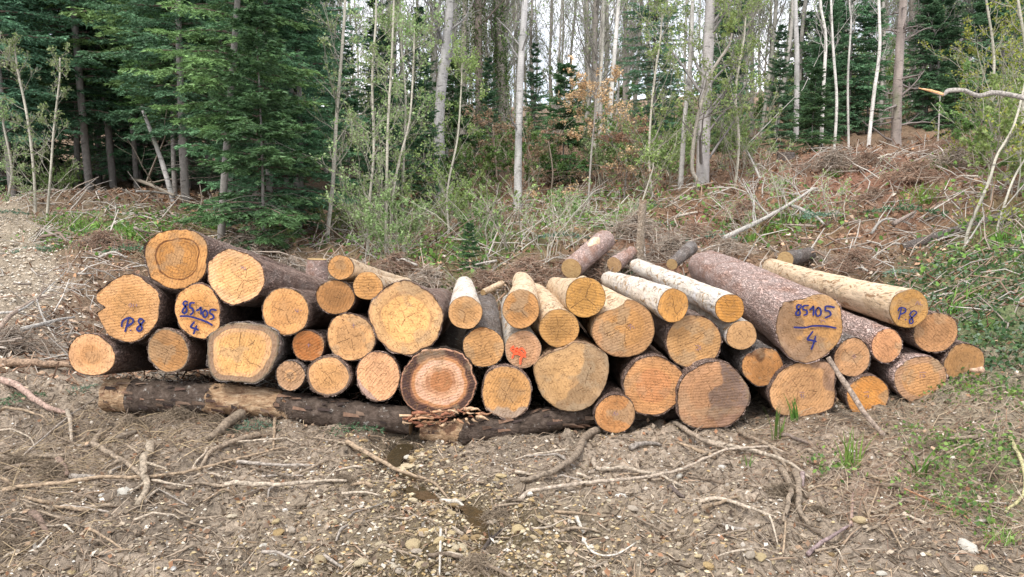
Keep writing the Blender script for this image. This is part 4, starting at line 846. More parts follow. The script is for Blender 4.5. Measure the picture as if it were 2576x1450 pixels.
# gravel: countless
def gravel(name, n, fx, rmin, rmax, cols, label):
    x, y = fx(n); z = H(x, y); b = Buf(); m = len(x); r = rs.uniform(rmin, rmax, m) ; C = pal(cols, m, 1, .25, rs)
    for k in range(8):
        s_ = np.arange(k, m, 8); Vb = nrm(np.array([(1,0,0),(-1,0,0),(0,1,0),(0,-1,0),(0,0,1),(0,0,-1.)])); Vb = Vb * rs.uniform(.6, 1.3, (6, 1)) * [1.1, .9, .65]
        F8 = np.array([(0,2,4),(2,1,4),(1,3,4),(3,0,4),(2,0,5),(1,2,5),(3,1,5),(0,3,5)]); a = rs.uniform(0, 6.28, len(s_)); ca, sa = np.cos(a), np.sin(a)
        X = Vb[None, :, 0] * ca[:, None] - Vb[None, :, 1] * sa[:, None]; Y_ = Vb[None, :, 0] * sa[:, None] + Vb[None, :, 1] * ca[:, None]
        V = np.stack([X * r[s_][:, None] + x[s_][:, None], Y_ * r[s_][:, None] + y[s_][:, None], Vb[None, :, 2] * r[s_][:, None] + (z[s_] + r[s_] * .2)[:, None]], -1)
        b.add(V.reshape(-1, 3), (F8[None] + (np.arange(len(s_)) * 6)[:, None, None]).reshape(-1, 3), np.repeat(C[s_], 6, 0))
    tag(obj(name, b.mesh(name, M['stone'], smooth=False)), label, 'gravel', kind='stuff')
def fx_r(n):
    k = rs.randint(len(RILL) - 1, size=n); f_ = rs.uniform(size=(n, 1)); R_ = np.array(RILL); q = R_[k] * (1 - f_) + R_[k + 1] * f_
    x = q[:, 0] + rs.normal(size=n) * .26; y = q[:, 1] + rs.normal(size=n) * .2; e = int(n * .5)
    x[:e] = rs.normal(size=e) * .8 - .25; y[:e] = 2.5 + np.abs(rs.normal(size=e)) * .75
    ok = y < 4.6; return x[ok], y[ok]
def fx_n(n): y = rs.uniform(2.3, 5.0, n); return rs.uniform(-.85, .85, n) * y, y
def fx_p(n):
    a, c = G(60, 720), G(10, 500); y = rs.uniform(5.5, 19, n); xc = np.interp(y, [_pa[1] - 2.5, _pa[1], _pc[1], _pc[1] + 8], [_pa[0] + .5, _pa[0], _pc[0], _pc[0] - 1.5]); return xc + rs.normal(size=n) * .45, y
gravel('gravel', 6500, fx_r, .004, .014, YCOL + [(.3,.24,.15),(.45,.38,.27),(.24,.19,.12),(.34,.28,.2),(.5,.45,.36)], 'yellow-brown wet gravel along the rill')
gravel('gravel', 5000, fx_n, .003, .009, SCOL, 'small pale gravel trodden into the mud')
gravel('gravel', 6000, fx_p, .008, .025, [(.52,.44,.34),(.42,.34,.25),(.6,.54,.45)], 'pale stone chips on the rising forest path')

# ------------------------------------------------------------------ fine litter (countless)
def litter(name, n, ys, xf, lmin, lmax, wr, cols, label, lift=.3, tilt=.18, power=1., seg=3, mat='litter', zoff=0., cluster=None):
    y = ys[0] + (ys[1] - ys[0]) * rs.uniform(size=n) ** power; x = rs.uniform(xf[0], xf[1], n) * (y if xf[2] else 1)
    ok = ~on_path(x, y) | (rs.uniform(size=n) < .12)
    if cluster is not None: ok &= cluster(x, y)
    x = x[ok]; y = y[ok]; n = len(x)
    Ls = rs.uniform(lmin, lmax, n) ** 1. * (1 + np.clip(y - 5, 0, 14) * .09); a = rs.uniform(0, 6.28, n); R0 = Ls * wr * rs.uniform(.5, 1.4, n)
    tz = rs.normal(size=n) * tilt; P_ = np.zeros((n, seg, 3)); bend = rs.normal(size=n) * .25
    for k in range(seg):
        s_ = (k / (seg - 1) - .5) * Ls; aa = a + bend * (k - (seg - 1) / 2)
        P_[:, k, 0] = x + np.cos(aa) * s_; P_[:, k, 1] = y + np.sin(aa) * s_; 
    zc = H(P_[:, 0, 0], P_[:, 0, 1]), H(P_[:, -1, 0], P_[:, -1, 1])
    for k in range(seg):
        f_ = k / (seg - 1); P_[:, k, 2] = zc[0] * (1 - f_) + zc[1] * f_ + R0 * lift + (f_ - .3) * np.abs(tz) * Ls + zoff + .003 + (.12 * Ls * rs.uniform(size=n) if 0 < k < seg - 1 else 0)
    V, Q_ = tubes(P_, R0[:, None] * np.array([1, .9, .45])[None, :seg] if seg == 3 else R0[:, None].repeat(seg, 1), 3); b = Buf()
    b.add(V, Q_, pal(cols, n, seg * 3, .3, rs)); return tag(obj(name, b.mesh(name, M[mat])), label, 'litter', kind='stuff')
MC = [(.27,.21,.15),(.34,.27,.20),(.20,.155,.11),(.44,.36,.27),(.38,.26,.17),(.56,.50,.42)]
litter('twig_litter', 30000, (2.3, 5.6), (-.85, .85, True), .012, .05, .06, [(.27,.21,.15),(.34,.27,.20),(.20,.155,.11),(.38,.31,.23),(.32,.23,.15),(.12,.09,.065),(.09,.065,.045),(.15,.115,.08)], 'fine twigs, chips and rootlets trodden into the mud', seg=2)
litter('twig_litter', 4200, (2.3, 5.6), (-.85, .85, True), .04, .14, .03, [(.27,.21,.15),(.34,.27,.20),(.20,.155,.11),(.40,.32,.24),(.36,.26,.18)], 'thin broken twigs lying over the mud', .5, .1)
BR = [(.20,.105,.065),(.28,.16,.10),(.14,.08,.05),(.36,.25,.17),(.33,.20,.13)]
litter('twig_litter', 20000, (5.6, 20), (-.8, .95, True), .03, .12, .05, BR + [(.42,.36,.30)], 'brown needle and twig litter carpeting the slope', .5, .5, 1.2, seg=2)
litter('twig_litter', 5000, (6.0, 17), (-.8, .95, True), .15, .5, .016, [(.40,.36,.31),(.33,.27,.22),(.48,.44,.39),(.25,.17,.12)], 'grey broken twigs scattered over the slope', 1., .4, 1.2)
def near_straw(x, y):
    d = 0
    for (u, v, r) in [(2050,1100,.35),(2150,1150,.45),(2280,1200,.5),(2420,1180,.5),(2350,1080,.4),(2480,1300,.4),(2240,1270,.3),(2550,1120,.5)]:
        p = G(u, v); d = d + np.exp(-((x - p[0]) ** 2 + (y - p[1]) ** 2) / r ** 2)
    return rs.uniform(size=x.shape) < d
litter('dry_straw', 6500, (3.0, 5.3), (.25, .9, True), .04, .18, .010, [(.36,.26,.17),(.44,.34,.23),(.29,.17,.11),(.50,.42,.32),(.22,.15,.10)], 'matted dry straw and dead stems on the right bank', .8, .35, 1., 3, 'litter', .008, near_straw)
def near_straw2(x, y):
    d = 0
    for (u, v, r) in [(40,1165,.4),(30,1370,.35),(120,1180,.3),(300,1070,.4),(450,1075,.5),(560,1060,.3)]:
        p = G(u, v); d = d + np.exp(-((x - p[0]) ** 2 + (y - p[1]) ** 2) / r ** 2)
    return rs.uniform(size=x.shape) < d * .8
litter('dry_straw', 9000, (2.8, 5.3), (-.85, .0, True), .05, .2, .014, [(.38,.29,.18),(.30,.23,.16),(.22,.165,.12)], 'muddy straw and rootlets on the left of the mud', .8, .35, 1., 3, 'litter', .008, near_straw2)
# leaf flakes on slope
def flakes(name, n, ys, xf, s0, s1, cols, label, cluster=None, mat='litter', up=1.5, lift=.01, cat='leaf litter', hgt=0.):
    y = rs.uniform(ys[0], ys[1], n); x = rs.uniform(xf[0], xf[1], n) * y
    ok = ~on_path(x, y) | (rs.uniform(size=n) < .06)
    if cluster is not None: ok &= cluster(x, y)
    x, y = x[ok], y[ok]; n = len(x)
    s_ = rs.uniform(s0, s1, n) * (1 + np.clip(y - 6, 0, 14) * .06); b = Buf(); V, Q_ = leafq(np.stack([x, y, H(x, y) + lift + hgt * rs.uniform(size=n) ** 1.5], 1), s_, rs, up); b.add(V, Q_, pal(cols, n, 4, .3, rs))
    return tag(obj(name, b.mesh(name, M[mat])), label, cat, kind='stuff')
flakes('leaf_litter', 16000, (6, 20), (-.8, .95), .03, .075, BR + [(.42,.24,.13)], 'fallen brown leaves over the slope')
flakes('leaf_litter', 11000, (2.4, 5.6), (-.85, .9), .012, .04, MC + [(.30,.16,.09),(.13,.095,.07),(.22,.14,.09)], 'bark flakes and leaf scraps in the mud')
def near_pts(lst, thr=1.):
    pp = [(G(u, v), r) for (u, v, r) in lst]; pp = [(p, r) for p, r in pp if p is not None]
    def f(x, y):
        d = 0
        for p, r in pp: d = d + np.exp(-((x - p[0]) ** 2 + ((y - p[1]) * .7) ** 2) / r ** 2)
        return rs.uniform(size=x.shape) < np.clip(d * thr * (1 + 2.2 * fbm(x, y, 2.5, 2, 44)), 0, 1)
    return f
GL = [(.12,.22,.045),(.18,.30,.06),(.09,.17,.05),(.22,.33,.09)]
flakes('ground_plants', 60000, (6.5, 20), (-.75, .9), .035, .08, GL, 'low fresh green plants spread over the slope', near_pts([(u, v, r * .8) for (u, v, r, _) in GP if v < 700], .4), 'leaf', .8, .02, 'ground cover', .14)
flakes('ivy', 17000, (4.6, 10.5), (.45, .95), .03, .055, [(.05,.11,.04),(.07,.15,.055),(.10,.19,.08),(.20,.27,.18),(.15,.24,.08)], 'dark ivy covering the bank at the right', near_pts([(2480,790,.75),(2540,720,.9),(2450,720,.6),(2560,640,.9),(2500,880,.3),(2570,860,.5),(2400,700,.4)], .55), 'leaf', 1.2, .01, 'ground cover', .05)
flakes('ground_plants', 16000, (3.0, 5.4), (.3, .9), .014, .035, GL, 'small green weeds in the straw at the right', near_pts([(2450,1170,.16),(2530,1150,.16),(2300,1100,.1),(2480,1250,.16),(2390,1230,.12),(2310,1265,.1),(2540,1010,.14),(2450,1000,.12),(2330,990,.07),(2430,1300,.12),(2090,1195,.08),(2400,960,.12),(2370,1130,.1)], 1.), 'leaf', .8, .01, 'ground cover', .05)

flakes('wood_chips', 9000, (5.2, 12), (-.9, .8), .03, .08, [(.55,.40,.28),(.48,.33,.22),(.62,.52,.42),(.40,.24,.15)], 'pale sawn chips and torn bark behind and beside the stack',
       near_pts([(60,740,1.),(150,760,.8),(30,860,.8),(120,900,.6),(230,700,.5),(2050,680,.9),(2180,670,.8),(1880,650,.8),(1250,705,.8),(1600,650,.6),(740,690,.6),(1450,690,.5),(2300,470,1.),(2120,650,.7),(40,650,.9)], .8), 'litter', 1., .015, 'wood chips', .03)
# ------------------------------------------------------------------ grass tufts
def tuft(label, u, v, n, hgt, wd, spread=.04, lean=.35, cols=((.10,.20,.035),(.14,.26,.05),(.08,.15,.03)), group='grass tufts', seed=1, gp=None):
    p = gpt(u, v) if gp is None else gp; r = np.random.RandomState(seed); seg = 5; b = Buf()
    a = r.uniform(0, 6.28, n); base = np.stack([r.normal(size=n) * spread, r.normal(size=n) * spread * .6, np.zeros(n)], 1); h = hgt * r.uniform(.5, 1.1, n); ln_ = lean * r.uniform(.2, 1.3, n)
    V = np.zeros((n, seg, 2, 3)); sd_ = np.stack([-np.sin(a + .6), np.cos(a + .6), 0 * a], 1)
    for k in range(seg):
        f_ = k / (seg - 1); c = base + np.stack([np.cos(a) * ln_ * h * f_ ** 1.8, np.sin(a) * ln_ * h * f_ ** 1.8, h * f_ * (1 - .15 * ln_ * f_)], 1); w_ = wd * (1 - f_ ** 2 * .95) / 2
        V[:, k, 0] = c - sd_ * w_; V[:, k, 1] = c + sd_ * w_
    i = np.arange(n * seg * 2).reshape(n, seg, 2); Q_ = np.stack([i[:, :-1, 0], i[:, :-1, 1], i[:, 1:, 1], i[:, 1:, 0]], -1).reshape(-1, 4)
    b.add(V.reshape(-1, 3), Q_, pal(cols, n, seg * 2, .2, r)); return tag(obj('grass_tuft', b.mesh('grass_tuft', M['grass']), None, tuple(p)), label, 'grass', group)
tuft('broad green blades in front of the square-cut log, left clump', 1956, 1112, 9, .22, .014, .015, .25, seed=1)
tuft('broad green blades in front of the square-cut log, right clump', 2000, 1062, 12, .18, .012, .02, .4, seed=2)
tuft('tallest grass clump standing in the straw', 2140, 1192, 16, .27, .013, .035, .35, seed=3, cols=((.17,.30,.06),(.2,.34,.09),(.12,.24,.05)))
tuft('long slanting blades over the hollow in the right bank', 2320, 1208, 6, .22, .014, .02, 1.2, seed=4)
tuft('bright short grass tuft at the lower right corner', 2520, 1385, 46, .09, .004, .04, .8, seed=5, cols=((.16,.3,.05),(.2,.36,.08)))
tuft('few yellow-green blades beside the two crossing branches', 1868, 1190, 9, .08, .006, .02, .6, seed=6)
tuft('small weed beside the small ground log', 1556, 1092, 8, .05, .012, .02, .9, seed=7)
for k, (u, v, s_) in enumerate([(190,575,1.2),(240,600,1.),(320,628,1.1),(290,590,.9),(160,590,1.),(130,560,1.),(330,610,.8),(2365,430,.8),(2325,510,.9),(2325,545,.8),(1950,575,.8),(2010,560,.8),(1890,600,.7),(2440,760,.6),(2410,790,.5),(2480,560,.8),(150,655,.6),(1560,690,.5),(80,470,1.),(2530,620,.9),(2100,440,.7),(1965,465,.7)]):
    tuft('bright green grass tuft', u, v, 60, .26 * s_, .014, .14 * s_, .9, group='grass tufts on the slope', seed=20 + k, cols=((.14,.26,.04),(.18,.32,.06),(.10,.2,.03)))

# ------------------------------------------------------------------ conifers
def conifer(seed, Ht, h0, Lmax, nb, dens=1., cols=((.020,.050,.022),(.055,.115,.035)), trunk_r=.10):
    r = np.random.RandomState(seed)
    h = h0 + (Ht - h0) * np.sort(r.uniform(0, 1, nb) ** 1.15); f_ = (h - h0) / (Ht - h0)
    Ln = Lmax * (1 - f_) ** .75 * r.uniform(.65, 1.1, nb) + .12; Ln *= np.where(f_ < .06, .7, 1)
    a = np.arange(nb) * 2.39996 + r.uniform(-.4, .4, nb); n = 7; S = np.zeros((nb, n, 3)); t = np.linspace(0, 1, n)
    el = .15 + .5 * f_ - .1; dr = -.42 * (1 - f_ * .8)
    for k in range(n):
        rr = Ln * t[k]; S[:, k, 0] = np.cos(a + .15 * t[k] * r.normal(size=nb)) * rr; S[:, k, 1] = np.sin(a) * rr
        S[:, k, 2] = h + el * rr + dr * Ln * t[k] ** 2 + .18 * Ln * t[k] ** 4
    SR = (.008 + .012 * Ln)[:, None] * np.linspace(1, .2, n)[None]
    # flat side twigs
    def side(Pp, cnt, ang, lf, lmin, nn):
        m = len(Pp); idx = np.repeat(np.arange(m), cnt * 2); tt_ = np.tile(np.repeat(np.linspace(.12, .97, cnt), 2), m) + r.uniform(-.03, .03, m * cnt * 2)
        sg = np.tile([1, -1], m * cnt); pos, tan = lerp_at(Pp, idx, tt_); up = np.array([0, 0, 1.]); sd_ = nrm(np.cross(tan, up)); L_ = np.linalg.norm(np.diff(Pp, axis=1), axis=2).sum(1)[idx]
        d = nrm(np.cos(ang) * tan + np.sin(ang) * sd_ * sg[:, None] + r.normal(size=(len(idx), 3)) * .14 + np.array([0, 0, -.06])); ln_ = (L_ * lf * (1 - tt_ * .8) + lmin) * r.uniform(.6, 1.2, len(idx))
        o = np.zeros((len(idx), nn, 3))
        for k in range(nn): q = k / (nn - 1); o[:, k] = pos + d * (ln_ * q)[:, None] + np.array([0, 0, -1]) * (ln_ * q * q * .12)[:, None]
        return o
    T1 = side(S, int(9 * dens), .85, .42, .05, 4); T2 = side(T1, 3, .75, .38, .04, 3)
    b = Buf(); dk, lt = np.array(cols[0]), np.array(cols[1])
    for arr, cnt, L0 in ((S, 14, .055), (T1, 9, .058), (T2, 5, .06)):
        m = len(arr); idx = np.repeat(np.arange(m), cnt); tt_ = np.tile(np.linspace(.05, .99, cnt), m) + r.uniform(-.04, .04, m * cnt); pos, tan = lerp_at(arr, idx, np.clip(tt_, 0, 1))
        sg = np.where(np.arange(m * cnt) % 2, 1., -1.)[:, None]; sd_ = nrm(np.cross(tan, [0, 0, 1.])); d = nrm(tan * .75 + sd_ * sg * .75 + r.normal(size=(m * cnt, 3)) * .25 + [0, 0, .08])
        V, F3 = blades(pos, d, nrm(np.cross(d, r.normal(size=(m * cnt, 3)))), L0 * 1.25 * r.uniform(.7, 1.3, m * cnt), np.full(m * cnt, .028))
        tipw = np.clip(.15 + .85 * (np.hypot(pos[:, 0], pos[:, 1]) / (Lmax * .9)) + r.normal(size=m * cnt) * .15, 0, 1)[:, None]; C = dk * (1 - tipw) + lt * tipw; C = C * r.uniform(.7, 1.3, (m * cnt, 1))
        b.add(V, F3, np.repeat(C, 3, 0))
    fol = b.mesh('needles', M['needle'], smooth=False)
    tb = Buf(); n = 14; tz_ = np.linspace(0, Ht, n); tp = np.stack([.05 * np.sin(tz_ * .7 + seed), .05 * np.cos(tz_ * .5), tz_], 1)[None]; tr = (trunk_r * (1 - tz_ / Ht * .93))[None]
    V, Q_ = tubes(tp, tr, 9); tb.add(V, Q_, (.235,.215,.195)); trunk = tb.mesh('trunk', M['twig'])
    bb = Buf(); V, Q_ = tubes(S, SR, 4); bb.add(V, Q_, (.12,.09,.07))
    # dead lower branches
    nd = 26; hd = r.uniform(.5, max(h0, 1.), nd); ad = r.uniform(0, 6.28, nd); ld = r.uniform(.25, .9, nd); D = np.zeros((nd, 4, 3))
    for k in range(4): q = k / 3; D[:, k] = np.stack([np.cos(ad) * ld * q, np.sin(ad) * ld * q, hd - .12 * ld * q + .05 * r.normal(size=nd) * q], 1)
    V, Q_ = tubes(D, np.linspace(.006, .002, 4)[None].repeat(nd, 0), 3); bb.add(V, Q_, (.19,.165,.145)); br = bb.mesh('branches', M['twig'])
    return trunk, br, fol
CV_ = {}
def con_proto(key, *a, **k): CV_[key] = conifer(*a, **k)
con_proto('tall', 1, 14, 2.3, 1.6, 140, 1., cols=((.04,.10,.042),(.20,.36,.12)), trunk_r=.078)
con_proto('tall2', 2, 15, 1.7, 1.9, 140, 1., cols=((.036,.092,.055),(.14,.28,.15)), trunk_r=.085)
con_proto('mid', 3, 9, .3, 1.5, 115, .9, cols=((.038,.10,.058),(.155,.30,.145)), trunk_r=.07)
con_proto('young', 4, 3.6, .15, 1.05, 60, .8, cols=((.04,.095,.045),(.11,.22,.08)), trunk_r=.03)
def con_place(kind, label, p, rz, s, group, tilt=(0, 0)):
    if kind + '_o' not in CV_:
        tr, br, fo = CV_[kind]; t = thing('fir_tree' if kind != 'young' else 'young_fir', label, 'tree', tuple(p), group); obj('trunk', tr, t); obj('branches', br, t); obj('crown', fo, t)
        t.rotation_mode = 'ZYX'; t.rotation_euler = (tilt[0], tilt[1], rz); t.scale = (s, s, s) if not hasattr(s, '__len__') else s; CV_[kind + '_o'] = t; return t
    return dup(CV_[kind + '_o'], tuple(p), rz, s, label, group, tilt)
GF = 'firs and spruces of the dark wood'
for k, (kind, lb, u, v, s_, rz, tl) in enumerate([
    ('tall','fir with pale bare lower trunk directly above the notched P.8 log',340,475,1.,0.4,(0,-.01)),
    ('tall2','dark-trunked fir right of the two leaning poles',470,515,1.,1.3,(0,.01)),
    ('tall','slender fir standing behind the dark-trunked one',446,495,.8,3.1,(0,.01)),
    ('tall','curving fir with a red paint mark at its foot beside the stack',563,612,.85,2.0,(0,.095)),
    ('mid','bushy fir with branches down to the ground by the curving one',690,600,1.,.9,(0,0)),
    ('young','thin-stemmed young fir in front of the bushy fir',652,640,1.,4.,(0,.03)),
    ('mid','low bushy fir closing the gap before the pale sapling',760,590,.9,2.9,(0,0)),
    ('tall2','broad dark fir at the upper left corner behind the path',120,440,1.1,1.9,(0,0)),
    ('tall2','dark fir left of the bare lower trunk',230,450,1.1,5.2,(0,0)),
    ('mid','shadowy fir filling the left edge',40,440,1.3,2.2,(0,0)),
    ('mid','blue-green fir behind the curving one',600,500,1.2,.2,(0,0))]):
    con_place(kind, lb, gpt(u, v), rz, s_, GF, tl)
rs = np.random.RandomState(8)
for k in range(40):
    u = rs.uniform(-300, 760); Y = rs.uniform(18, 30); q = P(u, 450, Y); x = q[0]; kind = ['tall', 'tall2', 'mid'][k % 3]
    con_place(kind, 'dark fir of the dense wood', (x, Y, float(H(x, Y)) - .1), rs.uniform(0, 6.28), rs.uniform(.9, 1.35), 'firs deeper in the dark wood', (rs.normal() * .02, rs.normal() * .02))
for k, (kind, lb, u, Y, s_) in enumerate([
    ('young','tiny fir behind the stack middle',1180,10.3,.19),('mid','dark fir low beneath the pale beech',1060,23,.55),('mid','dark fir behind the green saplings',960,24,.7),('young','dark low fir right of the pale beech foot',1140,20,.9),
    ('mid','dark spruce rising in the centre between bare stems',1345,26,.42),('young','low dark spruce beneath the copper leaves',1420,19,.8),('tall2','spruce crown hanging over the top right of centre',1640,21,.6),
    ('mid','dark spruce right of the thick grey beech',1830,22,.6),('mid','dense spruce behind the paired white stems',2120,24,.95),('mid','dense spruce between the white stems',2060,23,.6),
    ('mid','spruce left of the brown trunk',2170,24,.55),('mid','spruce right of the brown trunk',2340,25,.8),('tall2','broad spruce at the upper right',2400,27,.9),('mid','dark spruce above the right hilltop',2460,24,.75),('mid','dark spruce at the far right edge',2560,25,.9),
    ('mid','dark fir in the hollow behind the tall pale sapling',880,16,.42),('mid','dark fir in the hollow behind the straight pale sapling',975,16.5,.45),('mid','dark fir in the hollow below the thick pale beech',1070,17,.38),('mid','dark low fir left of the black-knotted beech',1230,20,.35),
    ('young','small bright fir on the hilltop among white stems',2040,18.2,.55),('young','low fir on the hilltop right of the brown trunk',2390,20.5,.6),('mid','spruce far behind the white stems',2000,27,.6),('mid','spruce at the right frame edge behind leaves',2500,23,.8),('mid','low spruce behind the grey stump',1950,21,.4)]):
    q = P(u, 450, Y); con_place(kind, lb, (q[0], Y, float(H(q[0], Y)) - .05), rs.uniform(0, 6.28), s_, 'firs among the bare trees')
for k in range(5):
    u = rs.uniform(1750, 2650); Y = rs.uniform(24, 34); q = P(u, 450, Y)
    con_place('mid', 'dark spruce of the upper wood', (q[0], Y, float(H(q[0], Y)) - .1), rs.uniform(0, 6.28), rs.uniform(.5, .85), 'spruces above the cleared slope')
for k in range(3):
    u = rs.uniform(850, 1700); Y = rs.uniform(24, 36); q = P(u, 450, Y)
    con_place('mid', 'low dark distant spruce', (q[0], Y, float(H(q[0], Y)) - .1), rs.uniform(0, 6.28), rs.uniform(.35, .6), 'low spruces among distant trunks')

# ------------------------------------------------------------------ broadleaf trees
LIME = ((.29,.40,.12),(.36,.46,.17),(.23,.34,.10)); SPRING = ((.27,.36,.15),(.22,.32,.11),(.34,.42,.2)); COPPER = ((.52,.33,.20),(.44,.27,.16),(.60,.42,.28)); YEL = ((.30,.34,.05),(.36,.38,.08),(.22,.28,.04))
BEECH = (.36,.345,.33); WHITE_ = (.52,.49,.45); BROWN = (.235,.195,.17)
def broadleaf(seed, trunkP, trunkR, colr, nb=16, t0=.3, blen=.28, up=.08, ang=.8, twigs=(4, 4), leaves=0, lcols=SPRING, lsize=.05, ivy=0, trunk_sides=10, flat=False, twc=None, wig=.13, leafbias=1., tsides=3):
    """returns trunk, branches, leaves meshes (or None)"""
    r = np.random.RandomState(seed); c = catmull(trunkP, 5); n = len(c); tR = np.interp(np.linspace(0, 1, n), np.linspace(0, 1, len(trunkR)), trunkR)
    tb = Buf(); V, Q_ = tubes(c[None], tR[None], trunk_sides)
    V = V + (np.repeat(tR, trunk_sides) * .18)[:, None] * nrm(V - np.repeat(c, trunk_sides, 0)) * vn(np.repeat(np.arange(n), trunk_sides) * .8, np.tile(np.arange(trunk_sides), n) * 1.3, seed)[:, None]
    cc = np.array(colr) * (1 + .4 * vn(np.repeat(np.arange(n), trunk_sides) * 1.7, np.tile(np.arange(trunk_sides), n) * .9, seed + 3)[:, None]); tb.add(V, Q_, cc)
    tm = tb.mesh('trunk', M['trunk'])
    bb = Buf(); K = 24; Tp = np.stack([np.interp(np.linspace(0, n - 1, K), np.arange(n), c[:, k]) for k in range(3)], -1)[None]; TR = np.interp(np.linspace(0, n - 1, K), np.arange(n), tR)[None]
    B1, R1 = grow(Tp, TR, nb, t0, .98, ang, blen, 8, wig, up, .38, .2, r, flat=flat); V, Q_ = tubes(B1, R1, 4); tcol = np.array(twc if twc is not None else colr) * .8; bb.add(V, Q_, tcol)
    B2, R2 = grow(B1, R1, twigs[0], .15, .95, .65, .5, 6, wig * 1.1, up, .6, .3, r, flat=flat); R2 = np.maximum(R2, .0035); V, Q_ = tubes(B2, R2, 3); bb.add(V, Q_, tcol * .95)
    last = [B1, B2]
    if twigs[1]:
        B3, R3 = grow(B2, R2, twigs[1], .1, .98, .6, .55, 3, wig, up, .7, .5, r, flat=flat); R3 = np.clip(R3, .0028, .01); V, Q_ = tubes(B3, R3, tsides); bb.add(V, Q_, tcol * .9); last = [B2, B3]
    bm_ = bb.mesh('branches', M['twig']); lm = None
    if leaves:
        lb = Buf(); A = last[-1]; idx = r.randint(len(A), size=leaves); pos, _ = lerp_at(A, idx, r.uniform(.1, 1, leaves)); pos = pos + r.normal(size=pos.shape) * .025
        V, Q_ = leafq(pos, lsize * r.uniform(.6, 1.3, leaves), r, 1.2 if flat else .4); lb.add(V, Q_, pal(lcols, leaves, 4, .25, r)); lm = lb.mesh('leaves', M['leaf'])
    im = None
    if ivy:
        lb = Buf(); idx = np.zeros(ivy, int); tt_ = r.uniform(0, .9, ivy) ** 1.1; pos, _ = lerp_at(Tp, idx, tt_); rr = np.interp(tt_, np.linspace(0, 1, K), TR[0]); a = r.uniform(0, 6.28, ivy)
        off = rr * 1.1 + np.abs(r.normal(size=ivy)) * .09; pos = pos + np.stack([np.cos(a) * off, np.sin(a) * off, r.normal(size=ivy) * .05], 1)
        V, Q_ = leafq(pos, .07 * r.uniform(.6, 1.2, ivy), r, .3); lb.add(V, Q_, pal(((.06,.11,.03),(.10,.15,.04),(.15,.19,.06),(.05,.09,.03)), ivy, 4, .25, r)); im = lb.mesh('ivy', M['leaf'])
    return tm, bm_, lm, im
def trunk_mat():
    m, t, b = new_mat('smooth_tree_bark', .8, .25); v = objc(t, (1, 1, .5), True); v2 = objc(t, (1, 1, 3.), True)
    c = mixc(t, attr(t).outputs['Color'], ramp(t, noise(t, v, 5, 5, .6), [(.3, .6), (.7, 1.)]), 1., 'MULTIPLY')
    c = mixc(t, c, ramp(t, noise(t, v2, 5, 4, .6), [(.33, .45), (.42, 1.)]), 1., 'MULTIPLY'); c = scalec(t, c, 1.4); c = mixc(t, c, (.10,.13,.05), ramp(t, noise(t, v, 2.2, 3), [(.55, 0.), (.75, .45)]))
    c = scalec(t, c, objrand(t, .85, 1.15)); t.links.new(c, b.inputs['Base Color']); bump(t, b, noise(t, v2, 14, 4), .015); return m
M['trunk'] = trunk_mat()
def tree_at(label, uvs, Yd, wpx, colr, name='beech_tree', group=None, ext=1.8, cat='tree', root=True, **kw):
    """uvs: visible trunk points from foot to frame top; the trunk goes on upward beyond the frame"""
    b = gpt(*uvs[0]) if Yd is None else None
    Y = b[1] if b is not None else Yd; pts = [P(u, v, Y) for u, v in uvs]
    if b is None: pts[0][2] = min(pts[0][2], float(H(pts[0][0], Y)))
    else: pts[0] = b
    pts = np.array(pts); r0 = wpx * Y / F / .985 / 2
    if ext: 
        d = nrm(pts[-1] - pts[-2]); top = pts[-1] + np.array([d[0] * .5, 0, 1]) * (pts[-1][2] - pts[0][2]) * (ext - 1); pts = np.vstack([pts, (pts[-1] + top) / 2, top])
    foot = pts[0].copy(); pts = pts - foot; pts = np.vstack([[0, 0, -.15], pts[0] + [0, 0, .12], pts[1:]]) if root else pts
    Rr = np.linspace(r0, r0 * .45, len(pts)); Rr[0] = r0 * (1.35 if root else 1)
    tm, bm_, lm, im = broadleaf(abs(int(uvs[0][0])) % 999 + 3, pts, Rr, colr, **kw)
    t = thing(name, label, cat, tuple(foot), group); obj('trunk', tm, t); obj('branches', bm_, t)
    if lm: obj('leaves', lm, t)
    if im: obj('ivy', im, t)
    return t
GT = 'bare trees standing behind the stack'
tree_at('thick pale beech trunk left of the ivy-clad trunks', [(1107,445),(1104,300),(1118,150),(1132,0)], 19, 32, BEECH, group=GT, nb=18, t0=.45, blen=.2, leaves=900)
tree_at('pale beech trunk with black knots in the centre', [(1302,530),(1303,400),(1308,200),(1320,0)], 15.5, 23, BEECH, group=GT, nb=16, t0=.35, blen=.2, leaves=500)
tree_at('thick grey beech trunk right of centre', [(1766,468),(1772,300),(1780,150),(1786,0)], 15.5, 36, (.31,.285,.27), group=GT, nb=22, t0=.2, blen=.3, leaves=2400, lcols=LIME, lsize=.055, up=.03)
tree_at('brown rough trunk on the hilltop at the right', [(2252,370),(2256,250),(2262,120),(2272,0)], 19, 27, BROWN, name='spruce_tree', group=GT, nb=34, t0=.12, blen=.16, up=-.02, ang=1.3, leaves=0, twc=(.26,.22,.2))
tree_at('ivy-clad trunk nearer the thick pale beech', [(1163,360),(1164,200),(1170,0)], 24, 20, (.26,.23,.2), name='ivy_clad_tree', group=GT, nb=10, t0=.5, blen=.2, ivy=3500, leaves=300)
tree_at('darkest ivy-clad trunk, second to the right of the thick pale beech', [(1204,355),(1204,200),(1202,0)], 23, 24, (.16,.13,.11), name='ivy_clad_tree', group=GT, nb=10, t0=.5, blen=.2, ivy=5500)
tree_at('wide ivy-covered trunk left of the black-knotted beech', [(1262,400),(1262,250),(1256,120),(1250,0)], 24, 26, (.24,.21,.18), name='ivy_clad_tree', group=GT, nb=12, t0=.5, blen=.22, ivy=7000)
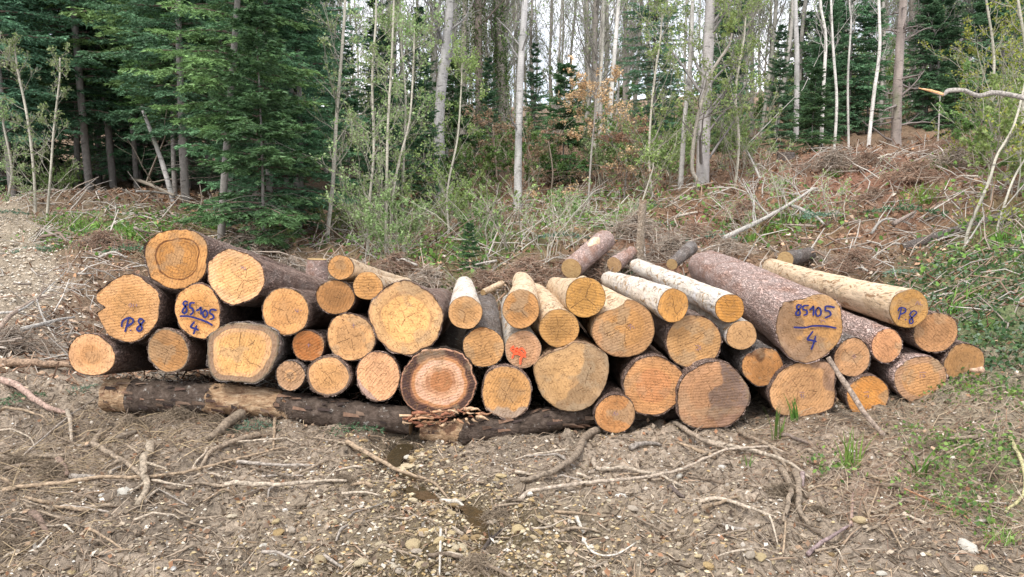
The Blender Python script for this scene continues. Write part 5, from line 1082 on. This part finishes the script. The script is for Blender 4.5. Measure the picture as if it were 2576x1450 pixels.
tree_at('slender leaning pale stem behind the copper leaves', [(1525,365),(1540,200),(1556,0)], 20, 13, WHITE_, group=GT, nb=10, t0=.5, blen=.15, leaves=300)
tree_at('slender pale stem just left of the thick grey beech', [(1712,445),(1722,300),(1736,150),(1742,0)], 16, 14, WHITE_, group=GT, nb=12, t0=.4, blen=.18, leaves=900, lcols=LIME)
tree_at('snaking thin stem hugging the thick grey beech', [(1752,468),(1740,420),(1748,330),(1764,260),(1790,180),(1830,120)], 14.5, 11, (.27,.24,.2), group=GT, ext=1.1, nb=14, t0=.35, blen=.5, leaves=1500, lcols=LIME, up=.03)
tree_at('pale mottled trunk left of the hilltop spruces', [(2003,310),(2004,150),(2000,0)], 22, 15, (.40,.38,.36), group=GT, nb=10, t0=.5, blen=.15, leaves=200)
tree_at('forked white stem, left of the pair on the hilltop', [(2066,335),(2072,200),(2076,90),(2062,0)], 19, 10, WHITE_, name='birch_tree', group=GT, nb=12, t0=.3, blen=.22, up=.14, leaves=150)
tree_at('straight white stem, right of the pair on the hilltop', [(2099,360),(2104,250),(2095,120),(2090,0)], 19, 8, WHITE_, name='birch_tree', group=GT, nb=8, t0=.4, blen=.15, up=.14)
tree_at('thin white stem between the pair and the leaning one', [(2134,350),(2132,200),(2140,60),(2136,0)], 19.5, 6, WHITE_, name='birch_tree', group=GT, nb=9, t0=.4, blen=.15, up=.1)
tree_at('white stem leaning right beside the brown rough trunk', [(2184,365),(2196,250),(2212,120),(2210,0)], 18.5, 10, WHITE_, name='birch_tree', group=GT, nb=10, t0=.4, blen=.15)
tree_at('short snapped grey stem right of the brown rough trunk', [(2360,325),(2362,280),(2364,240)], 19, 5, (.4,.37,.34), name='dead_sapling', group=GT, ext=0, nb=2, t0=.5, blen=.2, twigs=(1,0))
tree_at('mottled grey trunk high at the upper right', [(2412,240),(2414,100),(2412,0)], 26, 12, (.38,.36,.34), group=GT, nb=8, t0=.4, blen=.15)
tree_at('tall pale sapling right of the bushy firs', [(824,610),(838,450),(846,300),(858,150),(868,0)], 13, 11, (.40,.37,.31), name='sapling', group=GT, nb=22, t0=.25, blen=.22, leaves=1500, lcols=SPRING, lsize=.04)
GS = 'saplings in young leaf behind the stack'
for k, (lb, uvs, Yd, wp, kw) in enumerate([
    ('pale sapling with yellow-green leaves, second right of the firs', [(926,655),(928,520),(940,380),(936,200),(945,60)], 11.5, 8, dict(nb=26, leaves=2400)),
    ('straight pale sapling before the dark hollow', [(970,665),(972,500),(975,330),(985,150),(990,20)], 11, 8, dict(nb=26, leaves=2200)),
    ('crooked white-stemmed sapling bending right behind the stack', [(1016,660),(1010,600),(985,540),(1000,420),(1030,300),(1040,150)], 11.2, 7, dict(nb=24, leaves=1600)),
    ('leafy sapling rounded in a bright crown in front of the thick pale beech', [(1010,560),(1015,400),(1020,250),(1010,130)], 16, 7, dict(nb=34, leaves=3400, lcols=LIME, blen=.35)),
    ('slim leafy sapling before the ivy-clad trunks', [(1130,620),(1125,480),(1150,350),(1160,220)], 13, 6, dict(nb=24, leaves=2600, lcols=LIME)),
    ('lime-leaved sapling left of the slender pale stem', [(1640,520),(1632,400),(1640,250),(1660,100)], 15, 7, dict(nb=34, leaves=3000, lcols=LIME, blen=.4)),
    ('spreading lime-leaved sapling right of the thick grey beech', [(1850,455),(1858,350),(1850,230),(1870,100)], 15.5, 8, dict(nb=36, leaves=3400, lcols=LIME, blen=.45)),
    ('small lime-leaved sapling under the thick grey beech', [(1600,640),(1606,540),(1640,430)], 11.5, 5, dict(nb=22, leaves=900, lcols=LIME)),
    ('yellow-leaved sapling at the upper right edge', [(2500,480),(2490,330),(2500,150),(2480,0)], 13, 8, dict(nb=38, leaves=4200, lcols=YEL, blen=.4)),
    ('second yellow-leaved sapling cut by the right frame edge', [(2590,520),(2570,350),(2580,150),(2560,0)], 11, 9, dict(nb=38, leaves=3600, lcols=YEL, blen=.4)),
    ('bare leaning sapling on the right bank', [(2432,605),(2486,458),(2507,391),(2549,316),(2580,200)], 9, 8, dict(nb=14, leaves=300, lcols=YEL, up=.1)),
    ('thin slanting stem at the lower right of the slope', [(2505,600),(2545,458),(2580,395)], 8.6, 6, dict(nb=10, leaves=150, lcols=YEL)),
    ('olive-leaved sapling beside the forest path', [(90,540),(85,430),(70,300),(45,180)], 15, 8, dict(nb=22, leaves=1300, lcols=SPRING, blen=.3)),
    ('second olive-leaved sapling beside the forest path', [(120,560),(128,430),(135,330),(150,200)], 14.5, 7, dict(nb=20, leaves=1100, lcols=SPRING, blen=.25)),
    ('young bush-like tree on the far left edge', [(20,520),(30,430),(10,320)], 16, 7, dict(nb=20, leaves=1200, lcols=SPRING, blen=.35))]):
    a = dict(t0=.12, blen=.3, lsize=.042, group=GS, name='sapling', ext=1.15); a.update(kw); tree_at(lb, uvs, Yd, wp, (.40,.37,.30), **a)
tree_at('copper-leaved young beech right of the black-knotted trunk', [(1480,490),(1486,400),(1495,300),(1500,225)], 15, 6, (.3,.27,.24), name='young_beech', group='copper-leaved young beeches', ext=1.02, nb=26, t0=.05, blen=.5, up=-.01, ang=1.4, flat=True, leaves=3200, lcols=COPPER, lsize=.05)
tree_at('copper-leaved beech sapling behind the first, low', [(1570,480),(1576,420),(1570,350)], 15.5, 5, (.3,.27,.24), name='young_beech', group='copper-leaved young beeches', ext=1.02, nb=20, t0=.05, blen=.7, up=0, ang=1.4, flat=True, leaves=1800, lcols=COPPER, lsize=.05)
tree_at('brown-leaved beech sapling behind the black-knotted trunk', [(1250,500),(1248,420),(1240,320)], 18, 6, (.25,.2,.16), name='young_beech', group='copper-leaved young beeches', ext=1.02, nb=22, t0=.02, blen=.7, up=.0, ang=1.3, flat=True, leaves=2200, lcols=((.38,.25,.16),(.44,.29,.18),(.26,.22,.12)), lsize=.05)
tree_at('brown-leaved low beech between centre and copper one', [(1385,500),(1390,430),(1380,360)], 18, 5, (.25,.2,.16), name='young_beech', group='copper-leaved young beeches', ext=1.02, nb=22, t0=.02, blen=.8, up=.0, ang=1.3, flat=True, leaves=2000, lcols=((.38,.25,.16),(.44,.29,.18),(.22,.24,.11)), lsize=.05)
# leaning dead pole in the fir wood, broken branch at the right
a = gpt(440,520); tag(tubeobj('leaning_pole', [a, P(405,400,a[1] + .3), P(356,268,a[1] + .6)], [.058,.05,.035], M['trunk'], (.33,.31,.29), 10, 5, .05, 3), 'dead grey pole leaning left between the firs', 'pole')
Yb = 8.2; t = tag(tubeobj('broken_branch', [P(2322,222,Yb), P(2368,238,Yb), P(2385,228,Yb), P(2424,227,Yb), P(2460,240,Yb), P(2507,233,Yb), P(2600,252,Yb), P(2760,300,Yb)], [.006,.014,.024,.022,.024,.026,.03,.04], M['stick'], (.40,.36,.32), 8, 5, .1, 6), 'broken branch with orange torn tip hanging over the right slope', 'branch')
a = P(2310,221,Yb); b_ = P(2372,238,Yb); o = tubeobj('torn_tip', [a, (a + b_) / 2 + [0, 0, .006], b_], [.004,.016,.018], M['splinter'], (.62,.36,.18), 6, 4, .15, 2, True, t, np.array(t.location))
tree_at('grey tree at the right edge that holds the broken branch', [(2760,700),(2765,400),(2770,100)], 8.2, 22, (.33,.3,.27), name='beech_tree', group=GT, nb=16, t0=.2, blen=.25, leaves=2200, lcols=YEL)
# long fallen branches on the slope
def fallen(label, uv, wpx, colr, forks=6, lift=1.2, rise=None, r1=.5, up=.12, n2=3, name='fallen_branch'):
    pts = []
    uv = np.array(uv, float); dn = catmull(uv, 4); cl_ = np.concatenate([[0], np.cumsum(np.hypot(*np.diff(dn, axis=0).T))]); q_ = np.linspace(0, cl_[-1], max(5, int(cl_[-1] / 14)))
    for u_, v_ in np.stack([np.interp(q_, cl_, dn[:, k]) for k in (0, 1)], 1): pts.append(gpt(u_, v_))
    pts = np.array(pts); r = wpx * PX(pts[0]) / 2
    for _ in range(20): pts[1:-1, 2] = np.maximum(pts[1:-1, 2], (pts[:-2, 2] + pts[2:, 2]) / 2)
    pts[:, 2] += r * lift + .02 + (.12 if wpx > 5 else .03); org = pts[0].copy()
    t = tubeobj(name, pts, [r, r * (1 + r1) / 2, r * r1], M['stick'], colr, 9, 2, .08, abs(int(uv[0][0])) % 77)
    tag(t, label, 'branch', 'fallen branches on the slope')
    c = catmull(pts, 3); K = 12; PT = np.stack([np.interp(np.linspace(0, len(c) - 1, K), np.arange(len(c)), c[:, k]) for k in range(3)], -1)[None]; RRr = np.linspace(r, r * r1, K)[None]
    rr = np.random.RandomState(abs(int(uv[0][0]))); B1, R1 = grow(PT, RRr, forks, .25, .98, .75, .45, 7, .13, up, .6, .25, rr); B2, R2 = grow(B1, R1, n2, .2, .95, .6, .5, 5, .12, up, .6, .4, rr)
    off = Vector(tuple(pts[0])) - Vector(t.location); b = Buf()
    for B, R_2 in ((B1, R1), (B2, R2)): V, Q_ = tubes(B - np.array(t.location), np.maximum(R_2, .003), 4); b.add(V, Q_, np.array(colr) * .95)
    obj('twigs', b.mesh('twigs', M['stick']), t); return t
GB = (.42,.39,.35)
fallen('thick smooth fallen branch slanting up from the red-barked log', [(1822,634),(1870,602),(1950,562),(2010,527),(2055,490)], 14, GB, 8)
fallen('side limb splitting off the thick smooth fallen branch', [(1985,538),(2030,568),(2070,592)], 10, GB, 4)
fallen('pale fallen branch at the far left of the fir wood', [(330,470),(380,500),(440,522)], 9, (.33,.28,.22), 4)
fallen('arched grey branch lying before the firs', [(345,520),(420,515),(485,522)], 7, GB, 2)
fallen('pale leaning pole above the stump pile', [(1910,470),(1860,400),(1810,330)], 6, GB, 5)
fallen('short dark log-like branch above the golden P.8 log', [(2245,600),(2275,585),(2300,572)], 13, (.25,.2,.17), 2)
fallen('grey branch beside the mossy log', [(2190,610),(2230,590),(2290,580)], 7, GB, 5)
fallen('brown fallen branch in the left litter', [(95,605),(130,630),(170,650)], 9, (.3,.22,.17), 2)
fallen('brown branch arching over the litter left of the stack', [(0,870),(60,830),(135,790)], 13, (.30,.23,.18), 3)
fallen('long pale branch low left of the stack', [(-10,830),(60,838),(110,790),(140,745)], 7, GB, 3)
fallen('grey branch touching the left tip of the stack', [(60,880),(130,860),(190,845)], 13, GB, 2)
fallen('slim stick on the left path edge', [(95,600),(120,622),(160,645)], 7, (.33,.28,.23), 2)
SP = [(1930,700),(2020,690),(2080,640),(2130,650),(2160,600),(2200,560),(2100,540),(2050,600),(2240,640),(1870,580),(1820,560),(1760,600),(1700,560),(2300,480),(2380,460),(2330,560),(2400,520),(2460,470),(2200,480),(2150,450),(2240,430),(2350,390),(2450,400),(2500,420),(1990,440),(1900,430),(1660,650),(1540,690),(1460,650),(1340,690),(1250,700),(1150,710),(1080,720),(1050,700),(700,680),(740,700),(250,690),(300,700),(200,740),(80,760),(40,800),(120,720),(60,900),(20,930),(340,640),(1600,600),(1660,700),(2420,620),(2480,520),(2100,700),(2180,720),(2520,470),(1720,640),(2010,650)]
rs = np.random.RandomState(21)
for (u, v) in SP:
    d = rs.uniform(25, 75); a = rs.uniform(-.5, .5) + (math.pi if rs.uniform() < .5 else 0)
    fallen('grey-brown fallen branch', [(u, v), (u + d * .5 * math.cos(a), v + d * .25 * math.sin(a) + rs.uniform(-4, 4)), (u + d * math.cos(a), v + d * .45 * math.sin(a))], rs.uniform(3, 8), [(.42,.38,.33),(.33,.27,.22),(.28,.19,.14),(.48,.42,.35)][rs.randint(4)], rs.randint(2, 6), up=rs.uniform(0, .15), n2=2)

# ------------------------------------------------------------------ shrubs and brush heaps (a few kinds, copied)
def shrub_proto(name, cat, seed, n, hgt, spread, colr, leaves, lcols, lsize=.045, up=.05, lean=.6, n1=6, n2=4):
    r = np.random.RandomState(seed); a = r.uniform(0, 6.28, n); L_ = hgt * r.uniform(.6, 1.15, n); le = lean * r.uniform(.2, 1.2, n); K = 8; S = np.zeros((n, K, 3))
    b0 = r.normal(size=(n, 2)) * spread
    for k in range(K):
        q = k / (K - 1); S[:, k, 0] = b0[:, 0] + np.cos(a) * le * L_ * q ** 1.3; S[:, k, 1] = b0[:, 1] + np.sin(a) * le * L_ * q ** 1.3; S[:, k, 2] = L_ * (q - .22 * le * q ** 2.2) - .03
    S[:, 1:-1] += r.normal(size=(n, K - 2, 3)) * .02 * hgt; R_ = (.009 * hgt / 1.5) * np.linspace(1, .3, K)[None].repeat(n, 0); b = Buf()
    V, Q_ = tubes(S, R_, 5); b.add(V, Q_, jit(colr, n, .2, K * 5, r)); B1, R1 = grow(S, R_, n1, .2, .97, .6, .4, 6, .12, up, .6, .35, r); V, Q_ = tubes(B1, np.maximum(R1, .0028), 3); b.add(V, Q_, colr)
    B2, R2 = grow(B1, R1, n2, .15, .97, .6, .5, 4, .12, up, .7, .5, r); V, Q_ = tubes(B2, np.maximum(R2, .0022), 3); b.add(V, Q_, colr)
    t = thing(name, 'x', cat); obj('stems', b.mesh('stems', M['twig']), t)
    if leaves:
        lb = Buf(); idx = r.randint(len(B2), size=leaves); pos, _ = lerp_at(B2, idx, r.uniform(.1, 1, leaves)); V, Q_ = leafq(pos, lsize * r.uniform(.6, 1.3, leaves), r, .6); lb.add(V, Q_, pal(lcols, leaves, 4, .25, r)); obj('leaves', lb.mesh('leaves', M['leaf']), t)
    return t
def place_all(protos, spots, label, group, seed=1, smin=.8, smax=1.2):
    r = np.random.RandomState(seed); used = set()
    for k, q in enumerate(spots):
        u, v = q[:2]; s_ = (q[2] if len(q) > 2 else 1.) * r.uniform(smin, smax); p = gpt(u, v, -.02); pr = protos[k % len(protos)]
        lb = q[3] if len(q) > 3 else label
        if id(pr) not in used:
            used.add(id(pr)); pr.location = tuple(p); pr.rotation_euler = (0, 0, r.uniform(0, 6.28)); pr.scale = (s_,) * 3; pr['label'] = lb; pr['group'] = group
        else: dup(pr, tuple(p), r.uniform(0, 6.28), s_, lb, group)
bare = [shrub_proto('bare_shrub', 'shrub', 40 + k, 8, 1.5, .14, (.42,.38,.32), 260, [SPRING, LIME, SPRING][k], up=.03, lean=.9, n1=5, n2=3) for k in range(3)]
place_all(bare, [(1220,640,.8),(1300,630,.9),(1380,640,.7),(1440,620,.6),(1150,600,.9),(1870,590,.7),(1985,550,.65),(2110,570,.6),(1950,490,.55),(920,640,.75),(1010,650,.6),(1900,430,.7),(1560,590,.5)], 'bare grey many-stemmed shrub', 'bare shrubs behind the stack', 3)
leafy = [shrub_proto('leafy_shrub', 'shrub', 60 + k, 10, 1.3, .15, (.34,.31,.24), 3000, [LIME, SPRING, ((.12,.2,.05),(.17,.27,.08))][k], lsize=.045) for k in range(3)]
place_all(leafy, [(1100,600,.9),(1040,620,.7),(1200,610,.6),(860,610,.6),(1420,560,.7),(1060,540,1.1),(1160,580,.9),(940,600,.8),(1000,560,1.),(1220,570,.8),(880,560,1.),(1650,450,1.3),(1690,470,1.),(1820,430,1.3),(1600,470,1.2),(1880,420,1.2),(1550,480,1.),(130,500,.9),(170,480,.9),(60,450,1.),(200,470,.9),(110,450,1.1),(2540,420,1.4),(2500,450,1.),(2560,500,1.2),(1500,460,1.2),(1440,470,1.),(700,640,.6),(980,650,.7),(1150,520,1.4),(1700,430,1.2),(2560,360,1.6),(1340,480,1.2)], 'young-leaved green shrub', 'young-leaved shrubs at the wood edge', 5)
brownl = [shrub_proto('brown_leaved_shrub', 'shrub', 70 + k, 9, 1.1, .2, (.28,.22,.17), 1300, [((.36,.25,.17),(.44,.31,.21),(.28,.21,.14)), COPPER][k], lsize=.045) for k in range(2)]
place_all(brownl, [(1230,470,1.),(1340,440,1.1),(1400,450,1.),(1540,440,.9),(1450,430,1.),(650,590,.7),(560,560,.7),(700,600,.7),(1600,420,1.3),(1250,400,1.6)], 'shrub with withered brown leaves', 'withered brown-leaved shrubs', 6)
def brush_proto(seed, colr):
    r = np.random.RandomState(seed); n = 420; a = r.uniform(0, 6.28, n); rad = np.abs(r.normal(size=n)) * .38; S = np.zeros((n, 5, 3)); d = nrm(r.normal(size=(n, 3)) * [1, 1, .45]); ln_ = r.uniform(.15, .6, n)
    z0 = np.maximum(0, .42 - rad * .45) * r.uniform(0, 1, n); 
    for k in range(5):
        q = k / 4 - .5; S[:, k] = np.stack([np.cos(a) * rad, np.sin(a) * rad, z0 + .05], 1) + d * (q * ln_)[:, None]; S[:, k, 2] += -.35 * ln_ * q * q
    b = Buf(); V, Q_ = tubes(S, np.linspace(.007, .0035, 5)[None].repeat(n, 0), 3); b.add(V, Q_, pal(colr, n, 15, .3, r)); 
    B1, R1 = grow(S, np.full((n, 5), .004), 3, .1, .95, .6, .4, 3, .1, -.03, .9, .8, r); V, Q_ = tubes(B1, R1, 3); b.add(V, Q_, pal(colr, len(B1), 9, .3, r))
    t = thing('brush_heap', 'x', 'brush heap'); tag(obj('dead_twigs', b.mesh('dead_twigs', M['twig']), t), kind='stuff'); return t
bh = [brush_proto(80, [(.27,.17,.12),(.33,.22,.155),(.20,.125,.085),(.38,.30,.23)]), brush_proto(81, [(.34,.28,.22),(.26,.19,.14),(.40,.34,.28)])]
place_all(bh, [(1750,590,.8),(1690,640,.7),(2180,430,.9),(2100,430,.9),(2200,510,.6),(2060,665,.5),(2150,690,.5),(1570,680,.6),(1500,695,.5),(1080,715,.6),(1000,690,.6),(730,690,.6),(1330,705,.6),(640,640,.7),(2300,455,.8),(2400,420,.8),(260,650,.6),(30,880,.5),(2400,380,.8),(1830,650,.5),(1220,720,.5),(880,685,.6),(1440,680,.6),(1600,600,.7),(1870,540,.6)], 'low heap of dead brushwood', 'heaps of dead brushwood', 9)
bm2 = [brush_proto(82, [(.24,.185,.13),(.31,.245,.175),(.17,.13,.09)])]; bm2[0].name = 'rootlet_tangle'; bm2[0]['category'] = 'roots'
place_all(bm2, [(330,1062,.2),(450,1055,.24),(540,1060,.22),(40,1172,.2),(130,1190,.16),(860,1212,.16),(1262,1292,.15),(1240,1378,.16),(1200,1425,.16),(1968,1262,.18),(2060,1310,.15),(20,1385,.2),(1620,1125,.15),(2350,1140,.17),(2490,1215,.17)], 'muddy tangle of rootlets', 'tangles of rootlets in the mud', 12)
# cut fir sprigs lying about
def sprig_proto(seed, cols):
    r = np.random.RandomState(seed); n = 9; S = np.zeros((1, 8, 3)); S[0, :, 0] = np.linspace(0, .5, 8); S[0, :, 2] = .03 + .03 * np.sin(np.linspace(0, 3, 8)); T1 = []
    idx = np.zeros(22, int); tt_ = np.repeat(np.linspace(.1, .95, 11), 2); pos, tan = lerp_at(S, idx, tt_); sg = np.tile([1, -1], 11)[:, None]; d = nrm(tan * .6 + np.array([[0, 1, 0]]) * sg * .8 + r.normal(size=(22, 3)) * .1)
    A = np.stack([pos + d * (q * .2 * (1.1 - tt_))[:, None] for q in (0, .33, .66, 1)], 1); b = Buf(); V, Q_ = tubes(S, np.full((1, 8), .004), 4); b.add(V, Q_, (.2,.14,.1))
    for arr, cnt in ((S, 40), (A, 14)):
        m = len(arr); ix = np.repeat(np.arange(m), cnt); t2 = r.uniform(0, 1, m * cnt); pos, tan = lerp_at(arr, ix, t2); d = nrm(tan * .7 + r.normal(size=(m * cnt, 3)) * .7); V, F3 = blades(pos, d, nrm(np.cross(d, r.normal(size=(m * cnt, 3)))), r.uniform(.02, .035, m * cnt), np.full(m * cnt, .008)); b.add(V, F3, pal(cols, m * cnt, 3, .3, r))
    o = obj('fir_sprig', b.mesh('fir_sprig', M['needle'], smooth=False)); return tag(o, 'x', 'sprig')
sp = [sprig_proto(90, ((.10,.19,.12),(.14,.24,.17))), sprig_proto(91, ((.06,.13,.06),(.10,.18,.09)))]
place_all(sp, [(760,1072,.8,'blue-green fir sprig lying before the bearer log'),(120,1000,.7,'dark fir sprig beside the reddish branch'),(170,1005,.6,'second dark fir sprig beside the reddish branch'),(800,1090,.7,'fir sprig tip beside the blue-green one')] + [(u, v, s_, 'cut fir sprig') for u, v, s_ in [(1500,610,2.),(1540,590,2.2),(1670,590,2.),(1700,560,2.),(1560,680,1.6),(1600,700,1.5),(1530,690,1.5),(2150,560,2.2),(2120,540,2.4),(2180,570,2.),(1470,690,1.4),(260,670,1.8),(310,660,1.8),(230,655,1.6),(90,540,2.),(1660,540,2.),(2090,570,1.8),(1750,510,2.),(2330,690,1.),(1380,700,1.4),(190,640,1.6)]], 'x', 'cut fir sprigs', 4)

# ------------------------------------------------------------------ far bare wood: a few kinds of tall thin tree, copied
far = []
for k in range(6):
    r = np.random.RandomState(200 + k); Ht = 17 + r.uniform(-2, 3); n = 6; tp = np.stack([np.cumsum(r.normal(size=n) * .25), np.cumsum(r.normal(size=n) * .2), np.linspace(0, Ht, n)], 1); tp[:, :2] -= tp[0, :2]
    tm, bm_, lm, im = broadleaf(300 + k, tp, np.linspace([.10,.07,.13,.06,.085,.07][k], .02, 6), [(.36,.34,.31),(.42,.39,.35),(.27,.24,.21),(.38,.36,.31),(.33,.30,.26),(.46,.44,.40)][k], nb=44, t0=.09, blen=.17, up=.12, ang=.6, twigs=(7, 6), leaves=[1800,1200,2200,1500,2600,900][k], lcols=[SPRING, SPRING, ((.16,.22,.09),(.22,.27,.12)), LIME, SPRING, SPRING][k], lsize=.075, trunk_sides=7, twc=(.35,.325,.29))
    t = thing('bare_tree', 'x', 'tree'); obj('trunk', tm, t); obj('branches', bm_, t); obj('leaves', lm, t); far.append(t)
rs = np.random.RandomState(77); cnt = 0; used = set()
while cnt < 200:
    Y = rs.uniform(24, 62); u = rs.uniform(650, 2750) if rs.uniform() < .88 else rs.uniform(-200, 650); x = P(u, 400, Y)[0]; pr = far[cnt % 6]; z = float(H(x, Y)) - .1; s_ = rs.uniform(.75, 1.2)
    lb = 'distant slender bare tree'; g = 'bare trees far behind the stack'
    if id(pr) not in used: used.add(id(pr)); pr.location = (x, Y, z); pr.scale = (s_,) * 3; pr.rotation_euler = (0, 0, rs.uniform(0, 6.28)); pr['label'] = lb; pr['group'] = g
    else: dup(pr, (x, Y, z), rs.uniform(0, 6.28), s_, lb, g, (rs.normal() * .02, rs.normal() * .02))
    cnt += 1
# distant undergrowth on the hill: copies of the leafy shrubs, larger
for k in range(55):
    Y = rs.uniform(22, 46); u = rs.uniform(-200, 2800); x = P(u, 400, Y)[0]
    dup((leafy + brownl[:1])[k % 4], (x, Y, float(H(x, Y)) - .1), rs.uniform(0, 6.28), rs.uniform(.8, 1.6), 'distant undergrowth bush', 'undergrowth bushes in the far wood')

for k in range(70):
    Y = rs.uniform(32, 62); u = rs.uniform(500, 2700); x = P(u, 400, Y)[0]
    dup((bare + leafy)[k % 6], (x, Y, float(H(x, Y)) - .1), rs.uniform(0, 6.28), rs.uniform(2.2, 3.6), 'distant twiggy bush', 'twiggy bushes on the far hill')

# ------------------------------------------------------------------ bookkeeping: fine parts, labels that tell repeats apart
for o in SC.objects:
    if o.parent is not None and o.name.split('.')[0] in ('branches', 'crown', 'leaves', 'ivy', 'stems', 'twigs', 'side_twig'): o['kind'] = 'stuff'
LM = [(215,'left of the stack'),(330,'behind the notched log'),(520,'behind the highest log'),(690,'behind the star-cracked log'),(830,'behind the tree stump'),(940,'behind the slim stripped logs'),(1120,'behind the biggest middle log'),
      (1250,'behind the silvery straight log'),(1360,'behind the orange-sprayed log'),(1530,'behind the three-armed-crack log'),(1640,'behind the peaked log'),(1860,'behind the two silvery logs'),(2110,'behind the widest red-barked log'),(2340,'behind the golden P.8 log'),(2470,'above the right tip'),(9e9,'right of the stack')]
LF = [(215,'left of the stack'),(380,'below the peeled bearer end'),(520,'below the 85105 log'),(690,'below the grey-rimmed log'),(860,'below the knotty log'),(1010,'below the mud-crusted log'),(1200,'below the black-ringed log'),(1340,'below the pale-capped log'),(1490,'below the grey angular log'),(1610,'below the small ground log'),
      (1880,'below the half-grey log'),(2100,'below the square-cut log'),(2240,'below the deep orange log'),(2390,'below the half-sunk log'),(9e9,'right of the stack')]
ORD = ['leftmost','second from left','third from left','fourth from left','fifth from left','sixth from left','seventh from left','eighth from left','ninth from left','tenth from left'] + ['%dth from left' % k for k in range(11, 60)]
tops = [o for o in SC.objects if o.parent is None and 'label' in o and 'category' in o]; by = {}
for o in tops: by.setdefault(o['label'], []).append(o)
for lb, os_ in by.items():
    if len(os_) < 2: continue
    cells = {}
    for o in os_:
        p = o.location - Vector((0, 0, CH)); zc = p.y * math.cos(PITCH) - p.z * math.sin(PITCH); yc = p.y * math.sin(PITCH) + p.z * math.cos(PITCH); u = CU + F * p.x / zc; v = CV - F * yc / zc
        front = p.y < 4.9; ph = next(t_ for lim, t_ in (LF if front else LM) if u < lim)
        if front: band = 'high' if v < 1180 else 'midway' if v < 1300 else 'low down'
        else: band = 'low' if p.y < 12 else 'midslope' if p.y < 17 else 'far' if p.y < 26 else 'farther' if p.y < 38 else 'farthest'
        cells.setdefault((band, ph), []).append((u, o))
    for (band, ph), q in cells.items():
        q.sort(key=lambda x: x[0])
        for k, (u, o) in enumerate(q): o['label'] = '%s %s %s' % (lb, band, ph) + (', ' + ORD[k] if len(q) > 1 else '')
